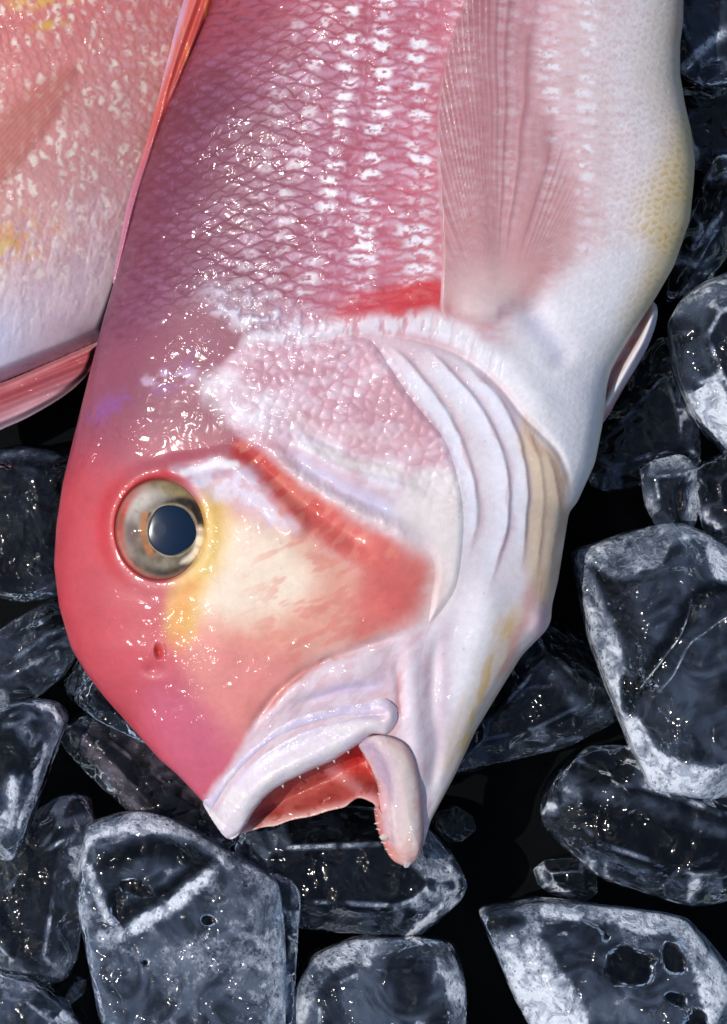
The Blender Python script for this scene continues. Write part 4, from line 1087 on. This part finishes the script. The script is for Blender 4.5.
ice('big glassy ice cube with two white ribs meeting in a V at the lower left',
    [(70, 870), (84, 834), (128, 821), (184, 831), (240, 864), (268, 880), (276, 910), (280, 980), (276, 1060), (130, 1060), (72, 988), (70, 955), (77, 905)],
    -66, 66, bevel=22, frost=.84, clear=.72, edge=.5, pits=.35, seed=15, res=96, rough=.7, power=18,
    window=[(88, 862), (110, 848), (170, 848), (222, 870), (240, 900), (262, 960), (262, 1050), (150, 1050), (100, 980), (90, 930)],
    strokes=[([(78, 870), (92, 838), (130, 829), (180, 838), (230, 868)], 5, .9, 2), ([(112, 862), (150, 848), (200, 862), (178, 890), (140, 912), (122, 922), (112, 895)], 13, .0, -3),
             ([(90, 866), (98, 890), (108, 916), (120, 936)], 6, .85, 4), ([(122, 936), (150, 918), (180, 898), (212, 872)], 8, .95, 5), ([(100, 940), (120, 938), (130, 932)], 9, .75, 2)],
    holes=[(208, 920, 8, 7, 0), (135, 888, 18, 8, 20), (145, 962, 5, 4, 0)])
ice('narrow upright ice splinter with bright edges against the right side of the big glassy cube',
    [(262, 892), (270, 876), (290, 882), (298, 900), (294, 960), (288, 1060), (262, 1060), (264, 960)], -88, 58, bevel=9, frost=.6, clear=.1, pits=.6, res=64, seed=16,
    strokes=[([(270, 965), (268, 1000), (264, 1040)], 3, .9, 1), ([(284, 960), (280, 1010), (276, 1050)], 4, .85, 1), ([(276, 890), (282, 898)], 8, .0, -2)])
ice('pointed ice chunk with a frosted tip and white core at the left edge',
    [(-60, 735), (-20, 712), (30, 703), (54, 708), (63, 722), (48, 768), (26, 828), (0, 866), (-60, 860)], -70, 62, bevel=22, frost=.75, clear=.4, pits=.4, seed=17, res=64,
    strokes=[([(36, 706), (52, 710), (60, 722)], 6, .9, 1), ([(46, 745), (34, 785), (16, 828)], 3, .95, 1), ([(14, 780), (8, 810), (-5, 835)], 9, .85, 1)])
ice('dark rounded ice chunk between the pointed chunk and the big glassy cube',
    [(-40, 900), (10, 836), (56, 802), (80, 803), (92, 828), (84, 880), (80, 950), (62, 982), (20, 992), (-40, 980)], -104, 60, bevel=26, frost=.6, clear=.42, pits=.8, seed=18, res=64,
    strokes=[([(70, 965), (40, 980), (0, 978)], 12, .6, 1), ([(45, 852), (58, 844)], 3, .8, 1)])
ice('frosted ice chunk in the bottom left corner', [(-50, 1000), (-10, 976), (30, 984), (62, 1010), (80, 1032), (70, 1090), (-50, 1090)], -66, 60, bevel=26, frost=.85, clear=.6, pits=.7, seed=19, res=64)
ice('pinkish long ice chunk tinted with the reflected red of the snout just above it',
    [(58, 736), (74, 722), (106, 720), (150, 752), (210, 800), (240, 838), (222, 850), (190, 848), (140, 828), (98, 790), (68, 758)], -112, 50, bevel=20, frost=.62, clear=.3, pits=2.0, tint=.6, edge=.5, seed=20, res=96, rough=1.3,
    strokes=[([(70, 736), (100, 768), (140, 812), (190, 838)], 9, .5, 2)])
ice('dark wet ice chunk glittering with beads beneath the red forehead', [(62, 690), (80, 655), (130, 700), (200, 780), (190, 800), (150, 770), (100, 730), (70, 715)], -104, 50, bevel=16, frost=.2, clear=.0, pits=2.6, edge=.4, seed=21, res=64, rough=1.6)
ice('dark ice chunk with a pale crest at the left edge behind the nape', [(-50, 480), (-10, 452), (20, 446), (58, 452), (84, 468), (80, 540), (70, 590), (20, 600), (-50, 590)], -110, 56, bevel=24, frost=.36, clear=.2, edge=.3, pits=.8, seed=22, res=64,
    strokes=[([(0, 456), (20, 452), (50, 456)], 5, .55, 1)])
ice('streaky grey ice chunk at the left edge beside the red forehead', [(-50, 660), (0, 628), (46, 606), (76, 612), (84, 640), (62, 672), (32, 700), (-10, 708), (-50, 700)], -112, 54, bevel=24, frost=.48, clear=.34, edge=.3, pits=.8, seed=23, res=64,
    strokes=[([(10, 660), (40, 640), (70, 628)], 3, .6, 1), ([(0, 680), (30, 664), (54, 654)], 3, .6, 1)])
ice('tiny clear round ice pebble right of the chin', [(434, 836), (440, 820), (458, 815), (474, 824), (478, 840), (466, 850), (446, 850)], -165, 22, bevel=9, frost=.22, clear=.06, pits=.1, res=40, seed=24, strokes=[([(438, 828), (448, 842), (460, 848)], 2, .7, 1)])
ice('thin white ice splinter poking out below the dark rounded chunk', [(60, 1004), (70, 986), (80, 990), (78, 1004), (66, 1014)], -110, 16, bevel=4, frost=.95, clear=.8, pits=.2, res=40, seed=25)

# ------------------------------------------------------------------ table, light, camera
me = bpy.data.meshes.new('table_surface')
R = 3.0
me.from_pydata([(-R, -R, 0), (R, -R, 0), (R, R, 0), (-R, R, 0)], [], [(0, 1, 2, 3)])
me.materials.append(table_material())
tab = bpy.data.objects.new('table_surface', me); COL.objects.link(tab); tab.location = (0, 0, GROUND * S); tag(tab, kind='structure')

SUN_EL, SUN_AZ = 60.0, 186.0      # azimuth in the picture: 90 = up, 180 = left
ce, az = math.cos(math.radians(SUN_EL)), math.radians(SUN_AZ)
sdir = Vector((ce * math.cos(az), ce * math.sin(az), math.sin(math.radians(SUN_EL))))
w = bpy.data.worlds.new('World'); scene.world = w; w.use_nodes = True
nt = w.node_tree; nt.nodes.clear()
sky = nt.nodes.new('ShaderNodeTexSky'); sky.sky_type = 'NISHITA'; sky.sun_disc = False
sky.sun_elevation = math.radians(SUN_EL); sky.sun_rotation = math.radians(90 - SUN_AZ)
bg = nt.nodes.new('ShaderNodeBackground'); bg.inputs['Strength'].default_value = .11
wo = nt.nodes.new('ShaderNodeOutputWorld')
nt.links.new(sky.outputs['Color'], bg.inputs['Color']); nt.links.new(bg.outputs['Background'], wo.inputs['Surface'])
sl = bpy.data.lights.new('sun', 'SUN'); sl.energy = 3.0; sl.angle = math.radians(.6); sl.color = (1, .95, .885)
so = bpy.data.objects.new('sun', sl); COL.objects.link(so)
so.rotation_euler = sdir.to_track_quat('Z', 'Y').to_euler(); so.location = sdir * 2

cd = bpy.data.cameras.new('camera'); cam = bpy.data.objects.new('camera', cd); COL.objects.link(cam)
DIST = 5000.0
cam.location = (0, 0, DIST * S); cam.rotation_euler = (0, 0, 0)
cd.sensor_fit = 'VERTICAL'; cd.sensor_height = 36; cd.sensor_width = 36; cd.lens = 36 * DIST / 1024
cd.clip_start = .05; cd.clip_end = 50
scene.camera = cam

scene.view_settings.view_transform = 'Standard'; scene.view_settings.look = 'None'
scene.view_settings.exposure = -0.05; scene.view_settings.gamma = 1
scene.render.engine = 'CYCLES'
cy = scene.cycles
cy.use_denoising = True
cy.max_bounces = 10; cy.transmission_bounces = 10; cy.transparent_max_bounces = 12
cy.caustics_refractive = False; cy.caustics_reflective = False
cy.sample_clamp_indirect = 4.0; cy.sample_clamp_direct = 0
